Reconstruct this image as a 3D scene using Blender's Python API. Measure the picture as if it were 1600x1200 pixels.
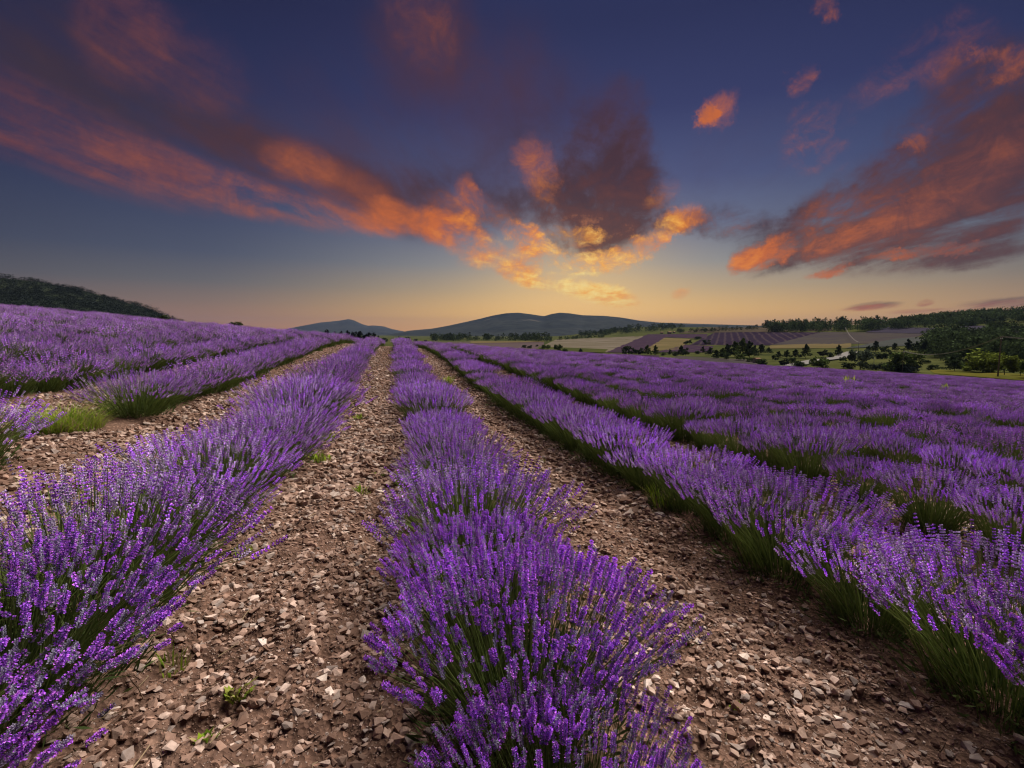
import bpy, bmesh, math, random
import numpy as np

for _o in list(bpy.data.objects):
    bpy.data.objects.remove(_o, do_unlink=True)
SC = bpy.context.scene
COL = SC.collection
PI = math.pi
random.seed(7)
RNG = np.random.default_rng(7)

# ------------------------------------------------------------------ camera
CAM_H = 1.30
YAW = math.radians(13.0)        # rows run along +Y, the camera looks 13 degrees to the right of them
PITCH = math.radians(5.57)
F = 800.0                       # focal length in pixels of the 1600 x 1200 photograph (18 mm on 36 mm)
cam_data = bpy.data.cameras.new('camera')
cam_data.sensor_width = 36.0
cam_data.lens = 18.0
cam_data.clip_start = 0.05
cam_data.clip_end = 60000.0
cam = bpy.data.objects.new('camera', cam_data)
COL.objects.link(cam)
cam.location = (0, 0, CAM_H)
cam.rotation_euler = (PI / 2 - PITCH, 0, -YAW)
SC.camera = cam


def ray(px, py):
    """world direction seen at a point of the photograph"""
    xc = (px - 800.0) / F
    yc = (600.0 - py) / F
    fwd = math.cos(PITCH) + yc * math.sin(PITCH)
    up = yc * math.cos(PITCH) - math.sin(PITCH)
    x = xc * math.cos(YAW) + fwd * math.sin(YAW)
    y = -xc * math.sin(YAW) + fwd * math.cos(YAW)
    n = math.sqrt(x * x + y * y + up * up)
    return x / n, y / n, up / n


def az_tan(px, py):
    x, y, z = ray(px, py)
    return math.atan2(x, y), z / math.hypot(x, y)


def az_el(px, py):
    x, y, z = ray(px, py)
    return math.atan2(x, y), math.asin(z)


def lin(r, g, b):
    def f(c):
        c /= 255.0
        return c / 12.92 if c <= 0.04045 else ((c + 0.055) / 1.055) ** 2.4
    return (f(r), f(g), f(b), 1.0)


# ------------------------------------------------------------------ node helper
class NT:
    def __init__(self, tree):
        self.t = tree
        self.n = tree.nodes
        self.l = tree.links

    def new(self, kind, **kw):
        nd = self.n.new(kind)
        for k, v in kw.items():
            setattr(nd, k, v)
        return nd

    def put(self, sock, v):
        if v is None:
            return
        if hasattr(v, 'is_linked') or isinstance(v, bpy.types.NodeSocket):
            self.l.new(v, sock)
        else:
            sock.default_value = v

    def m(self, op, a, b=None, c=None, clamp=False):
        nd = self.new('ShaderNodeMath', operation=op)
        nd.use_clamp = clamp
        self.put(nd.inputs[0], a)
        self.put(nd.inputs[1], b)
        self.put(nd.inputs[2], c)
        return nd.outputs[0]

    def rng(self, v, a, b, c=0.0, d=1.0, smooth=True):
        nd = self.new('ShaderNodeMapRange')
        nd.interpolation_type = 'SMOOTHSTEP' if smooth else 'LINEAR'
        nd.clamp = True
        self.put(nd.inputs['Value'], v)
        self.put(nd.inputs['From Min'], a)
        self.put(nd.inputs['From Max'], b)
        self.put(nd.inputs['To Min'], c)
        self.put(nd.inputs['To Max'], d)
        return nd.outputs[0]

    def mix(self, f, a, b, mode='MIX'):
        nd = self.new('ShaderNodeMixRGB', blend_type=mode)
        self.put(nd.inputs[0], f)
        self.put(nd.inputs[1], a)
        self.put(nd.inputs[2], b)
        return nd.outputs[0]

    def ramp(self, v, stops, interp='LINEAR'):
        nd = self.new('ShaderNodeValToRGB')
        cr = nd.color_ramp
        cr.interpolation = interp
        while len(cr.elements) < len(stops):
            cr.elements.new(0.5)
        for e, (p, c) in zip(cr.elements, stops):
            e.position = p
        for e, (p, c) in zip(cr.elements, stops):
            e.color = c
        self.put(nd.inputs[0], v)
        return nd.outputs[0]

    def comb(self, x, y, z):
        nd = self.new('ShaderNodeCombineXYZ')
        self.put(nd.inputs[0], x)
        self.put(nd.inputs[1], y)
        self.put(nd.inputs[2], z)
        return nd.outputs[0]

    def noise(self, vec, scale, detail=4.0, rough=0.55, dist=0.0, out=0):
        nd = self.new('ShaderNodeTexNoise')
        self.put(nd.inputs['Vector'], vec)
        nd.inputs['Scale'].default_value = scale
        nd.inputs['Detail'].default_value = detail
        nd.inputs['Roughness'].default_value = rough
        nd.inputs['Distortion'].default_value = dist
        return nd.outputs[out]


# ------------------------------------------------------------------ world: dusk sky with lit clouds
W = bpy.data.worlds.new('World')
SC.world = W
W.use_nodes = True
W.node_tree.nodes.clear()
nt = NT(W.node_tree)
tc = nt.new('ShaderNodeTexCoord').outputs['Generated']
sep = nt.new('ShaderNodeSeparateXYZ')
nt.l.new(tc, sep.inputs[0])
DX, DY, DZ = sep.outputs
EL = nt.m('ARCSINE', DZ)
AZ = nt.m('ARCTAN2', DX, DY)
SUN_AZ, SUN_EL = az_el(905, 500)
gx, gy, gz_ = ray(905, 500)
gd = nt.new('ShaderNodeVectorMath', operation='DOT_PRODUCT')
nt.l.new(tc, gd.inputs[0])
gd.inputs[1].default_value = (gx, gy, gz_)
GLOW = nt.m('ARCCOSINE', gd.outputs['Value'])           # angle from the place where the sun went down
# horizontal angle from the glow
DAZ = nt.m('ABSOLUTE', nt.m('SUBTRACT', AZ, SUN_AZ))
# clear sky: by height, with a warm side towards the glow
el_n = nt.m('DIVIDE', nt.m('MAXIMUM', EL, 0.0), PI / 2)


def eln(py, px=800):
    return max(0.0, az_el(px, py)[1]) / (PI / 2)


warm = nt.ramp(el_n, [(0.0, lin(246, 182, 98)), (eln(490), lin(240, 190, 110)), (eln(455), lin(190, 166, 128)), (eln(415), lin(142, 143, 142)),
                      (eln(360), lin(100, 110, 136)), (eln(290), lin(72, 82, 122)), (eln(180), lin(49, 56, 99)),
                      (eln(40), lin(38, 44, 83)), (1.0, lin(30, 34, 72))])
cool = nt.ramp(el_n, [(0.0, lin(186, 124, 78)), (eln(500), lin(168, 122, 86)), (eln(478), lin(136, 112, 96)), (eln(450), lin(100, 98, 101)),
                      (eln(410), lin(72, 79, 100)), (eln(320), lin(47, 57, 92)), (eln(180), lin(36, 43, 82)),
                      (eln(40), lin(31, 34, 69)), (1.0, lin(26, 28, 60))])
dzs = nt.m('SUBTRACT', AZ, SUN_AZ)
wf = nt.m('MULTIPLY', nt.rng(dzs, -0.70, -0.06, 0.0, 1.0), nt.rng(dzs, 0.12, 0.95, 1.0, 0.0))
base = nt.mix(wf, cool, warm)
glow_f = nt.m('POWER', nt.rng(GLOW, 0.0, 0.34, 1.0, 0.0), 1.6)
base = nt.mix(nt.m('MULTIPLY', glow_f, 0.46), base, lin(255, 212, 135))
# a trace of the physical sky, sun just on the horizon
nish = nt.new('ShaderNodeTexSky')
nish.sky_type = 'NISHITA'
nish.sun_disc = False
nish.sun_elevation = math.radians(1.5)
nish.sun_rotation = SUN_AZ
nish_s = nt.mix(1.0, nish.outputs[0], (0.004, 0.004, 0.004, 1), 'MULTIPLY')
base = nt.mix(1.0, base, nish_s, 'ADD')

# cloud sheet coordinates: where the view ray meets a high layer
zz = nt.m('ADD', nt.m('MAXIMUM', DZ, 0.0), 0.09)
CU = nt.m('DIVIDE', DX, zz)
CV = nt.m('DIVIDE', DY, zz)
PV = nt.comb(CU, CV, 0.0)


ca_, sa_ = math.cos(SUN_AZ), math.sin(SUN_AZ)
ACROSS = nt.m('SUBTRACT', nt.m('MULTIPLY', CU, ca_), nt.m('MULTIPLY', CV, sa_))
ALONG = nt.m('ADD', nt.m('MULTIPLY', CU, sa_), nt.m('MULTIPLY', CV, ca_))


def sheet(sx, sy, scale, detail, rough, dist, seed=0.0):
    v = nt.comb(nt.m('MULTIPLY', ACROSS, sx), nt.m('MULTIPLY', ALONG, sy), seed)
    return nt.noise(v, scale, detail, rough, dist)


wisp = sheet(1.5, 0.42, 1.3, 8.0, 0.62, 0.5, 3.1)
puff = sheet(2.3, 1.25, 1.6, 10.0, 0.66, 0.3, 7.7)
wn = nt.new('ShaderNodeTexNoise')
nt.l.new(tc, wn.inputs['Vector'])
wn.inputs['Scale'].default_value = 7.0
wn.inputs['Detail'].default_value = 7.0
wn.inputs['Roughness'].default_value = 0.72
fine = nt.noise(tc, 22.0, 9.0, 0.7, 0.6)
wsep = nt.new('ShaderNodeSeparateColor')
nt.l.new(wn.outputs['Color'], wsep.inputs[0])
side = nt.m('MULTIPLY', nt.rng(nt.m('SUBTRACT', AZ, SUN_AZ), -0.45, 0.0, 0.3, 1.0), nt.rng(EL, 0.04, 0.14, 0.12, 1.0))   # the left of the sheet is drawn out in streaks, the right broken into flakes
AZW = nt.m('ADD', AZ, nt.m('MULTIPLY', nt.m('SUBTRACT', wsep.outputs[0], 0.5), nt.m('MULTIPLY', side, 0.15)))
ELW = nt.m('ADD', EL, nt.m('MULTIPLY', nt.m('SUBTRACT', wsep.outputs[1], 0.5), nt.m('MULTIPLY', side, 0.09)))


def bank(p, q, wid, wt=1.0, hard=0.0):
    """soft elongated cloud bank between two directions, given by where the photograph sees its two ends"""
    a0, e0 = az_el(*p)
    a1, e1 = az_el(*q)
    ca, ce = (a0 + a1) / 2, (e0 + e1) / 2
    L = math.hypot(a1 - a0, e1 - e0) / 2 + wid * 0.5
    th = math.atan2(e1 - e0, a1 - a0)
    du = nt.m('SUBTRACT', AZW, ca)
    dv = nt.m('SUBTRACT', ELW, ce)
    c, s = math.cos(th), math.sin(th)
    u = nt.m('DIVIDE', nt.m('ADD', nt.m('MULTIPLY', du, c), nt.m('MULTIPLY', dv, s)), L)
    v = nt.m('DIVIDE', nt.m('SUBTRACT', nt.m('MULTIPLY', dv, c), nt.m('MULTIPLY', du, s)), wid)
    r2 = nt.m('ADD', nt.m('MULTIPLY', u, u), nt.m('MULTIPLY', v, v))
    return nt.m('MULTIPLY', nt.rng(r2, hard, 1.0, 1.0, 0.0), wt)


def cover(banks):
    tot = None
    for b in banks:
        tot = b if tot is None else nt.m('SUBTRACT', nt.m('ADD', tot, b), nt.m('MULTIPLY', tot, b))
    return tot


# thin veil and dark bodies of cloud (in their own shade, brown mauve)
dark = cover([bank((900, 190), (1000, 170), 0.07, 0.5), bank((880, 250), (1010, 235), 0.085, 0.8), bank((850, 310), (1040, 290), 0.085, 0.95), bank((840, 350), (1060, 340), 0.065, 1.0), bank((860, 380), (1020, 372), 0.045, 0.85),
              bank((700, 350), (880, 325), 0.055, 0.45), bank((1080, 345), (1190, 355), 0.04, 0.6), bank((1160, 410), (1300, 350), 0.06, 0.9), bank((1220, 370), (1640, 330), 0.09, 1.0), bank((1330, 310), (1640, 250), 0.10, 0.95), bank((1450, 260), (1640, 130), 0.13, 1.0), bank((1400, 395), (1640, 375), 0.035, 0.6),
              bank((1130, 360), (1020, 350), 0.03, 0.6),
              bank((-100, 40), (420, 190), 0.13, 0.62), bank((250, 180), (640, 330), 0.07, 0.7), bank((400, 150), (980, 230), 0.24, 0.42), bank((560, 300), (800, 340), 0.08, 0.5), bank((1080, 300), (1300, 260), 0.16, 0.25), bank((600, 20), (720, 90), 0.12, 0.4),
              bank((1290, 414), (1400, 400), 0.012, 0.95), bank((1310, 482), (1420, 474), 0.008, 0.6), bank((1480, 478), (1660, 466), 0.010, 0.6)])
# lit bodies (orange undersides and edges)
lit = cover([bank((-420, -10), (420, 330), 0.075, 0.55), bank((-250, 90), (640, 372), 0.044, 1.0), bank((300, 275), (640, 370), 0.026, 0.6), bank((420, 250), (640, 340), 0.06, 0.36), bank((560, 325), (690, 352), 0.035, 0.55),
             bank((640, 340), (780, 395), 0.042, 0.8), bank((660, 320), (800, 350), 0.06, 0.42), bank((700, 400), (880, 415), 0.035, 0.66), bank((775, 422), (890, 444), 0.027, 1.0), bank((850, 438), (1005, 476), 0.027, 1.0),
             bank((795, 362), (860, 396), 0.036, 1.0), bank((830, 394), (930, 418), 0.034, 1.0), bank((900, 414), (1000, 404), 0.032, 1.0), bank((970, 402), (1050, 368), 0.028, 0.85), bank((850, 362), (960, 366), 0.022, 0.62), bank((1030, 368), (1095, 330), 0.035, 0.5), bank((1080, 352), (1180, 350), 0.03, 0.42),
             bank((815, 215), (872, 325), 0.055, 0.34), bank((1010, 320), (1070, 290), 0.03, 0.25), bank((730, 280), (745, 360), 0.035, 0.45),
             bank((1150, 418), (1230, 380), 0.035, 0.9), bank((1200, 390), (1480, 310), 0.055, 0.34), bank((1230, 385), (1640, 280), 0.12, 0.24), bank((1430, 250), (1640, 130), 0.10, 0.20), bank((1255, 430), (1330, 412), 0.012, 0.9), bank((1330, 410), (1560, 378), 0.012, 0.8), 
             bank((1540, 135), (1630, 88), 0.03, 0.85), bank((1250, 235), (1320, 180), 0.075, 0.5),
             bank((1100, 195), (1112, 170), 0.02, 0.7), bank((1098, 200), (1150, 148), 0.034, 0.40), bank((1226, 138), (1266, 102), 0.028, 0.46), bank((1410, 216), (1460, 210), 0.02, 0.6), bank((1525, 105), (1540, 90), 0.02, 0.6),
             bank((1300, 485), (1420, 478), 0.007, 0.7), bank((1430, 477), (1460, 472), 0.007, 0.7), bank((1480, 481), (1660, 469), 0.008, 0.7), bank((1370, 490), (1560, 484), 0.007, 0.6),
             bank((150, 20), (230, 70), 0.10, 0.5), bank((230, 80), (370, 120), 0.09, 0.42), bank((600, -30), (700, 80), 0.08, 0.36), bank((400, 235), (520, 270), 0.05, 0.42),
             bank((1350, 130), (1560, 60), 0.06, 0.42), bank((1260, 20), (1290, 0), 0.022, 0.7), bank((1050, 462), (1085, 456), 0.014, 0.5)])
BACK = nt.rng(DAZ, 1.15, 1.7, 0.0, 1.0)                    # the same broken sheet goes on outside the view
dark = nt.m('MAXIMUM', dark, nt.m('MULTIPLY', BACK, 0.6))
lit = nt.m('MAXIMUM', lit, nt.m('MULTIPLY', BACK, 0.5))


def nz(v, k):
    return nt.m('MULTIPLY', nt.m('SUBTRACT', v, 0.5), k)


tex_d = nt.m('ADD', nt.m('ADD', nz(wisp, 2.7), nt.m('MULTIPLY', nz(puff, 1.3), side)), nt.m('MULTIPLY', nz(fine, 0.9), side))
tex_l = nt.m('ADD', nt.m('ADD', nz(wisp, 2.9), nt.m('MULTIPLY', nz(puff, 1.7), side)), nt.m('MULTIPLY', nz(fine, 2.6), side))
LOW = nt.rng(EL, 0.0, 0.03)
a_dark = nt.m('MULTIPLY', nt.rng(nt.m('MULTIPLY', dark, nt.m('ADD', 0.85, tex_d)), 0.02, 0.95), LOW)
a_lit = nt.m('MULTIPLY', nt.rng(nt.m('MULTIPLY', lit, nt.m('ADD', 0.78, tex_l)), 0.04, 0.95), LOW)
# colours by how far the cloud is from the last sunlight
g_n = nt.m('DIVIDE', nt.m('SUBTRACT', GLOW, nt.m('ADD', nz(puff, 0.5), nz(fine, 0.3))), 1.4)
c_lit = nt.ramp(g_n, [(0.0, lin(255, 224, 140)), (0.05, lin(252, 204, 112)), (0.085, lin(250, 176, 76)), (0.14, lin(234, 136, 52)), (0.22, lin(204, 106, 50)),
                      (0.34, lin(172, 92, 56)), (0.48, lin(142, 78, 64)), (0.66, lin(108, 58, 60)), (1.0, lin(66, 46, 62))])
c_dark = nt.ramp(g_n, [(0.0, lin(196, 120, 70)), (0.10, lin(92, 50, 40)), (0.20, lin(68, 42, 44)), (0.36, lin(84, 48, 46)), (0.6, lin(64, 46, 54)), (1.0, lin(40, 36, 58))])
base = nt.mix(nt.rng(GLOW, 0.55, 1.25, 0.0, 0.68), base, (0.012, 0.012, 0.03, 1))
sky = nt.mix(nt.m('MULTIPLY', a_dark, 0.9), base, c_dark)
sky = nt.mix(nt.m('MULTIPLY', a_lit, 0.92), sky, c_lit)
# below the horizon: dull ground colour
sky = nt.mix(nt.rng(DZ, -0.02, -0.10), sky, (0.05, 0.045, 0.05, 1))
bg = nt.new('ShaderNodeBackground')
nt.l.new(sky, bg.inputs['Color'])
bg.inputs['Strength'].default_value = 0.66
wo = nt.new('ShaderNodeOutputWorld')
nt.l.new(bg.outputs[0], wo.inputs['Surface'])
W.cycles.sampling_method = 'MANUAL'
W.cycles.sample_map_resolution = 512

# ------------------------------------------------------------------ added key lamp to brighten the land (soft, high, right of glow); exposure
sd = bpy.data.lights.new('key_lamp', 'SUN')
sd.energy = 4.6
sd.angle = math.radians(34)
sd.color = (1.0, 0.89, 0.81)
key_lamp = bpy.data.objects.new('key_lamp', sd)
COL.objects.link(key_lamp)
S_EL, S_AZ = math.radians(50), SUN_AZ + math.radians(34)
key_lamp.rotation_euler = (PI / 2 - S_EL, 0, -S_AZ + PI)
# rotation checked: the lamp's -Z must point away from the lamp's own azimuth
SC.view_settings.view_transform = 'Standard'
SC.view_settings.look = 'None'
SC.view_settings.exposure = 0.65
SC.view_settings.gamma = 1.0
SC.view_settings.use_curve_mapping = False
SC.cycles.max_bounces = 5
SC.cycles.diffuse_bounces = 3
SC.cycles.glossy_bounces = 1
SC.cycles.transmission_bounces = 2
SC.cycles.transparent_max_bounces = 4
SC.cycles.volume_bounces = 0
SC.cycles.use_denoising = True
SC.cycles.use_adaptive_sampling = False
SC.cycles.pixel_filter_type = 'BLACKMAN_HARRIS'
SC.cycles.filter_width = 1.2


# ------------------------------------------------------------------ object helpers
def tag(o, label=None, cat=None, group=None, kind=None):
    if label:
        o['label'] = label
    if cat:
        o['category'] = cat
    if group:
        o['group'] = group
    if kind:
        o['kind'] = kind
    return o


def link(name, data, parent=None, mat=None):
    o = bpy.data.objects.new(name, data)
    COL.objects.link(o)
    if parent is not None:
        o.parent = parent
    if mat is not None and data is not None and not data.materials:
        data.materials.append(mat)
    return o


def empty(name, loc, rz=0.0, sc=1.0):
    o = bpy.data.objects.new(name, None)
    COL.objects.link(o)
    o.empty_display_size = 0.1
    o.location = loc
    o.rotation_euler = (0, 0, rz)
    o.scale = (sc, sc, sc) if not isinstance(sc, tuple) else sc
    return o


def mesh_np(name, V, Fc, mat=None, col=None, smooth=False):
    """mesh from an (n,3) array and an (m,3) or (m,4) array of faces; col is one colour per vertex"""
    me = bpy.data.meshes.new(name)
    V = np.asarray(V, dtype=np.float32)
    Fc = np.asarray(Fc, dtype=np.int32)
    k = Fc.shape[1]
    me.vertices.add(len(V))
    me.vertices.foreach_set('co', V.ravel())
    me.loops.add(Fc.size)
    me.loops.foreach_set('vertex_index', Fc.ravel())
    me.polygons.add(len(Fc))
    me.polygons.foreach_set('loop_start', np.arange(0, Fc.size, k, dtype=np.int32))
    me.polygons.foreach_set('loop_total', np.full(len(Fc), k, dtype=np.int32))
    me.polygons.foreach_set('use_smooth', np.full(len(Fc), bool(smooth), dtype=bool))
    me.update(calc_edges=True)
    if col is not None:
        a = me.color_attributes.new('tint', 'FLOAT_COLOR', 'POINT')
        c = np.ones((len(V), 4), dtype=np.float32)
        c[:, :3] = col
        a.data.foreach_set('color', c.ravel())
    if mat is not None:
        me.materials.append(mat)
    return me


def frames(D):
    """two unit vectors across each direction of D (n,3)"""
    D = D / np.linalg.norm(D, axis=1, keepdims=True)
    ref = np.where(np.abs(D[:, 2:3]) > 0.9, np.array([[1.0, 0, 0]]), np.array([[0, 0, 1.0]]))
    A = np.cross(D, ref)
    A /= np.linalg.norm(A, axis=1, keepdims=True)
    B = np.cross(D, A)
    return D, A, B


# value noise
_P = RNG.random((256, 256))


def vnoise(x, y):
    xi = np.floor(x).astype(np.int64)
    yi = np.floor(y).astype(np.int64)
    fx = x - xi
    fy = y - yi
    fx = fx * fx * (3 - 2 * fx)
    fy = fy * fy * (3 - 2 * fy)
    a = _P[xi % 256, yi % 256]
    b = _P[(xi + 1) % 256, yi % 256]
    c = _P[xi % 256, (yi + 1) % 256]
    d = _P[(xi + 1) % 256, (yi + 1) % 256]
    return (a * (1 - fx) + b * fx) * (1 - fy) + (c * (1 - fx) + d * fx) * fy


def fbm(x, y, n=4):
    s, a, t = 0.0, 1.0, 0.0
    for i in range(n):
        s = s + a * vnoise(x * 2 ** i + 17.3 * i, y * 2 ** i + 9.1 * i)
        t += a
        a *= 0.5
    return s / t - 0.5


def sstep(a, b, x):
    t = np.clip((x - a) / (b - a), 0, 1)
    return t * t * (3 - 2 * t)


# ------------------------------------------------------------------ the lie of the land
ROW_S = 1.86
ROW_0 = 0.50


def az_of(px):
    return math.degrees(math.atan((px - 800) * math.cos(PITCH) / F) + YAW)


# upper edge of the lavender field as seen, and how far away it is
EDGE = [(0, 479, 62), (150, 491, 60), (250, 501, 58), (400, 514, 54), (500, 522, 52), (560, 531, 49), (605, 534, 48), (650, 536, 50), (700, 539, 54),
        (800, 546, 62), (900, 552, 70), (1000, 558, 80), (1100, 566, 92), (1200, 573, 104), (1300, 578, 112), (1400, 584, 120), (1500, 590, 128), (1600, 597, 132)]
E_az = np.array([az_of(p) for p, _, _ in EDGE] + [120.0, 180.0, 240.0])
E_t = np.array([az_tan(p, q)[1] for p, q, _ in EDGE] + [-0.07, -0.03, 0.03])
E_r = np.array([float(r) for _, _, r in EDGE] + [110.0, 80.0, 65.0])
LAV_H = 0.42

PROF = {   # px : (range, height in the photograph)
    -500: [(90, 540), (200, 540), (600, 535), (2000, 527), (4000, 524)],
    300: [(80, 545), (200, 545), (600, 535), (2000, 527), (4000, 524)],
    480: [(80, 548), (200, 545), (400, 538), (700, 533), (2000, 527), (4000, 524)],
    650: [(80, 550), (150, 548), (300, 543), (600, 536), (1000, 531.5), (2000, 527), (4000, 524)],
    800: [(90, 556), (150, 556), (260, 550), (400, 544), (600, 538), (900, 532), (1300, 529), (2000, 527), (4000, 524)],
    860: [(90, 560), (150, 562), (240, 555), (400, 545), (600, 537), (900, 530), (1400, 527), (2000, 526), (4000, 524)],
    940: [(100, 564), (150, 568), (260, 556), (400, 547), (650, 536), (900, 528), (1200, 523), (1500, 518), (2200, 524), (4000, 524)],
    1000: [(110, 570), (160, 573), (260, 560), (420, 548), (650, 536), (900, 526), (1200, 519), (1500, 510.5), (2200, 520), (4000, 524)],
    1100: [(120, 576), (170, 580), (260, 566), (400, 551), (600, 537), (850, 524), (1100, 515), (1400, 510.5), (2200, 519), (4000, 524)],
    1200: [(130, 582), (180, 585), (260, 571), (340, 558), (450, 547), (600, 532), (800, 516), (1050, 510), (2000, 520), (4000, 524)],
    1300: [(140, 588), (190, 590), (260, 574), (330, 561), (450, 546), (600, 529), (750, 516), (950, 506), (2000, 518), (4000, 524)],
    1400: [(145, 592), (200, 594), (270, 576), (340, 561), (460, 545), (600, 528), (700, 518), (900, 507), (2000, 516), (4000, 524)],
    1460: [(140, 592), (165, 586), (200, 592), (270, 578), (350, 560), (480, 541), (620, 521), (760, 509), (950, 500), (2000, 516), (4000, 524)],
    1520: [(140, 594), (160, 583), (200, 590), (280, 576), (360, 559), (480, 539), (620, 518), (760, 508), (950, 494), (2000, 514), (4000, 524)],
    1600: [(140, 602), (160, 589), (200, 592), (300, 572), (450, 543), (600, 520), (750, 508), (1000, 490), (2000, 512), (4000, 524)],
    2100: [(140, 606), (160, 600), (200, 594), (300, 572), (450, 543), (600, 520), (750, 505), (1000, 482), (2000, 512), (4000, 524)],
}
PR_R = np.exp(np.linspace(math.log(70), math.log(40000), 90))
P_az = np.array([az_of(p) for p in PROF] + [140.0, 200.0])
_rows = []
for p, prof in PROF.items():
    rr = np.array([a for a, _ in prof])
    zz_ = np.array([CAM_H + az_tan(p, b)[1] * a for a, b in prof])
    rr = np.append(rr, 40000.0)
    zz_ = np.append(zz_, -40.0)
    _rows.append(np.interp(np.log(PR_R), np.log(rr), zz_))
_rows.append(np.interp(np.log(PR_R), np.log([70, 300, 4000, 40000]), [-8, -12, -14, -40]))
_rows.append(np.interp(np.log(PR_R), np.log([70, 300, 4000, 40000]), [-3, -10, -14, -40]))
P_z = np.array(_rows)
_AG = np.linspace(-180, 180, 721)
_sel = np.argsort((P_az + 180) % 360)
P_tab = np.array([np.interp(_AG, P_az, P_z[:, i], period=360) for i in range(len(PR_R))])   # (r, az)


def prof_z(azd, r):
    fi = np.interp(np.log(np.maximum(r, 70)), np.log(PR_R), np.arange(len(PR_R)))
    fj = (azd + 180) / 0.5
    i0 = np.clip(fi.astype(int), 0, len(PR_R) - 2)
    j0 = np.clip(fj.astype(int), 0, 719)
    u = fi - i0
    v = np.clip(fj - j0, 0, 1)
    T = P_tab
    return (T[i0, j0] * (1 - u) + T[i0 + 1, j0] * u) * (1 - v) + (T[i0, j0 + 1] * (1 - u) + T[i0 + 1, j0 + 1] * u) * v


def edge_r(azd):
    return np.interp(azd, E_az, E_r, period=360) * 1.06 + 3


def base_z(x, y):
    x = np.asarray(x, dtype=float)
    y = np.asarray(y, dtype=float)
    r = np.hypot(x, y)
    azd = np.degrees(np.arctan2(x, y))
    T = np.interp(azd, E_az, E_t, period=360)
    Rc = np.interp(azd, E_az, E_r, period=360)
    plane = -0.08 * x - 0.004 * y
    far = CAM_H - LAV_H + T * r - 0.03 * np.maximum(r - Rc, 0)
    w = sstep(4, 0.75 * Rc, r)
    f = plane * (1 - w) + far * w + 0.25 * w * (1 - sstep(0.6 * Rc, Rc, r)) * fbm(x * 0.06, y * 0.06, 2) 
    v = prof_z(azd, r) + fbm(x * 0.02, y * 0.02, 3) * np.minimum(r * 0.004, 2.0)
    Re = Rc * 1.06 + 3
    k = sstep(Re, Re + 22, r)
    return f * (1 - k) + v * k


def row_d(x):
    """signed distance from the nearest row of plants"""
    return (x - ROW_0 + ROW_S / 2) % ROW_S - ROW_S / 2


def soil_z(x, y):
    x = np.asarray(x, dtype=float)
    y = np.asarray(y, dtype=float)
    r = np.hypot(x, y)
    d = np.abs(row_d(x))
    z = base_z(x, y)
    near = 1 - sstep(18, 40, r)
    lump = 0.05 * np.exp(-(d / 0.34) ** 2) + 0.022 * np.exp(-((d - 0.86) / 0.10) ** 2) - 0.018 * np.exp(-((d - 0.62) / 0.09) ** 2)
    n1 = fbm(x * 1.7, y * 1.3, 3) * 0.07
    c = fbm(x * 7.5 + 3, y * 7.5, 2)
    n2 = np.maximum(c, -0.12) * 0.075 * (1 - sstep(4, 9, r)) * (0.45 + 1.0 * sstep(0.15, 0.55, fbm(x * 0.9, y * 0.7, 2) + 0.5))
    e = fbm(x * 24, y * 24 + 5, 2)
    n3 = e * 0.028 * (1 - sstep(2.2, 5, r))
    return z + near * (lump + n1) + n2 + n3


def hit(px, py, rmin=60.0, rmax=3500.0):
    """where the view through a point of the photograph meets the land"""
    a, t = az_tan(px, py)
    r = np.exp(np.linspace(math.log(rmin), math.log(rmax), 900))
    z = base_z(r * math.sin(a), r * math.cos(a))
    ok = np.nonzero(z >= CAM_H + t * r)[0]
    k = ok[0] if len(ok) else int(np.argmax((z - CAM_H) / r))
    if len(ok) and k > 0:
        f0 = z[k - 1] - CAM_H - t * r[k - 1]
        f1 = z[k] - CAM_H - t * r[k]
        rr = r[k - 1] + (r[k] - r[k - 1]) * (-f0) / (f1 - f0 + 1e-9)
    else:
        rr = r[k]
    x, y = rr * math.sin(a), rr * math.cos(a)
    return x, y, float(base_z(x, y)), rr


def depth_of(x, y):
    return x * math.sin(YAW) + y * math.cos(YAW)


# ------------------------------------------------------------------ materials
def mat(name, build):
    m = bpy.data.materials.new(name)
    m.use_nodes = True
    t = m.node_tree
    t.nodes.clear()
    n = NT(t)
    out = n.new('ShaderNodeOutputMaterial')
    b = n.new('ShaderNodeBsdfPrincipled')
    b.inputs['Roughness'].default_value = 0.85
    b.inputs['Specular IOR Level'].default_value = 0.0
    n.l.new(b.outputs[0], out.inputs['Surface'])
    build(n, b, out)
    return m


def pos(n):
    return n.new('ShaderNodeNewGeometry').outputs['Position']


def objco(n):
    return n.new('ShaderNodeTexCoord').outputs['Object']


def bump(n, b, h, strength, dist):
    bn = n.new('ShaderNodeBump')
    bn.inputs['Strength'].default_value = strength
    bn.inputs['Distance'].default_value = dist
    n.l.new(h, bn.inputs['Height'])
    n.l.new(bn.outputs[0], b.inputs['Normal'])


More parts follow.
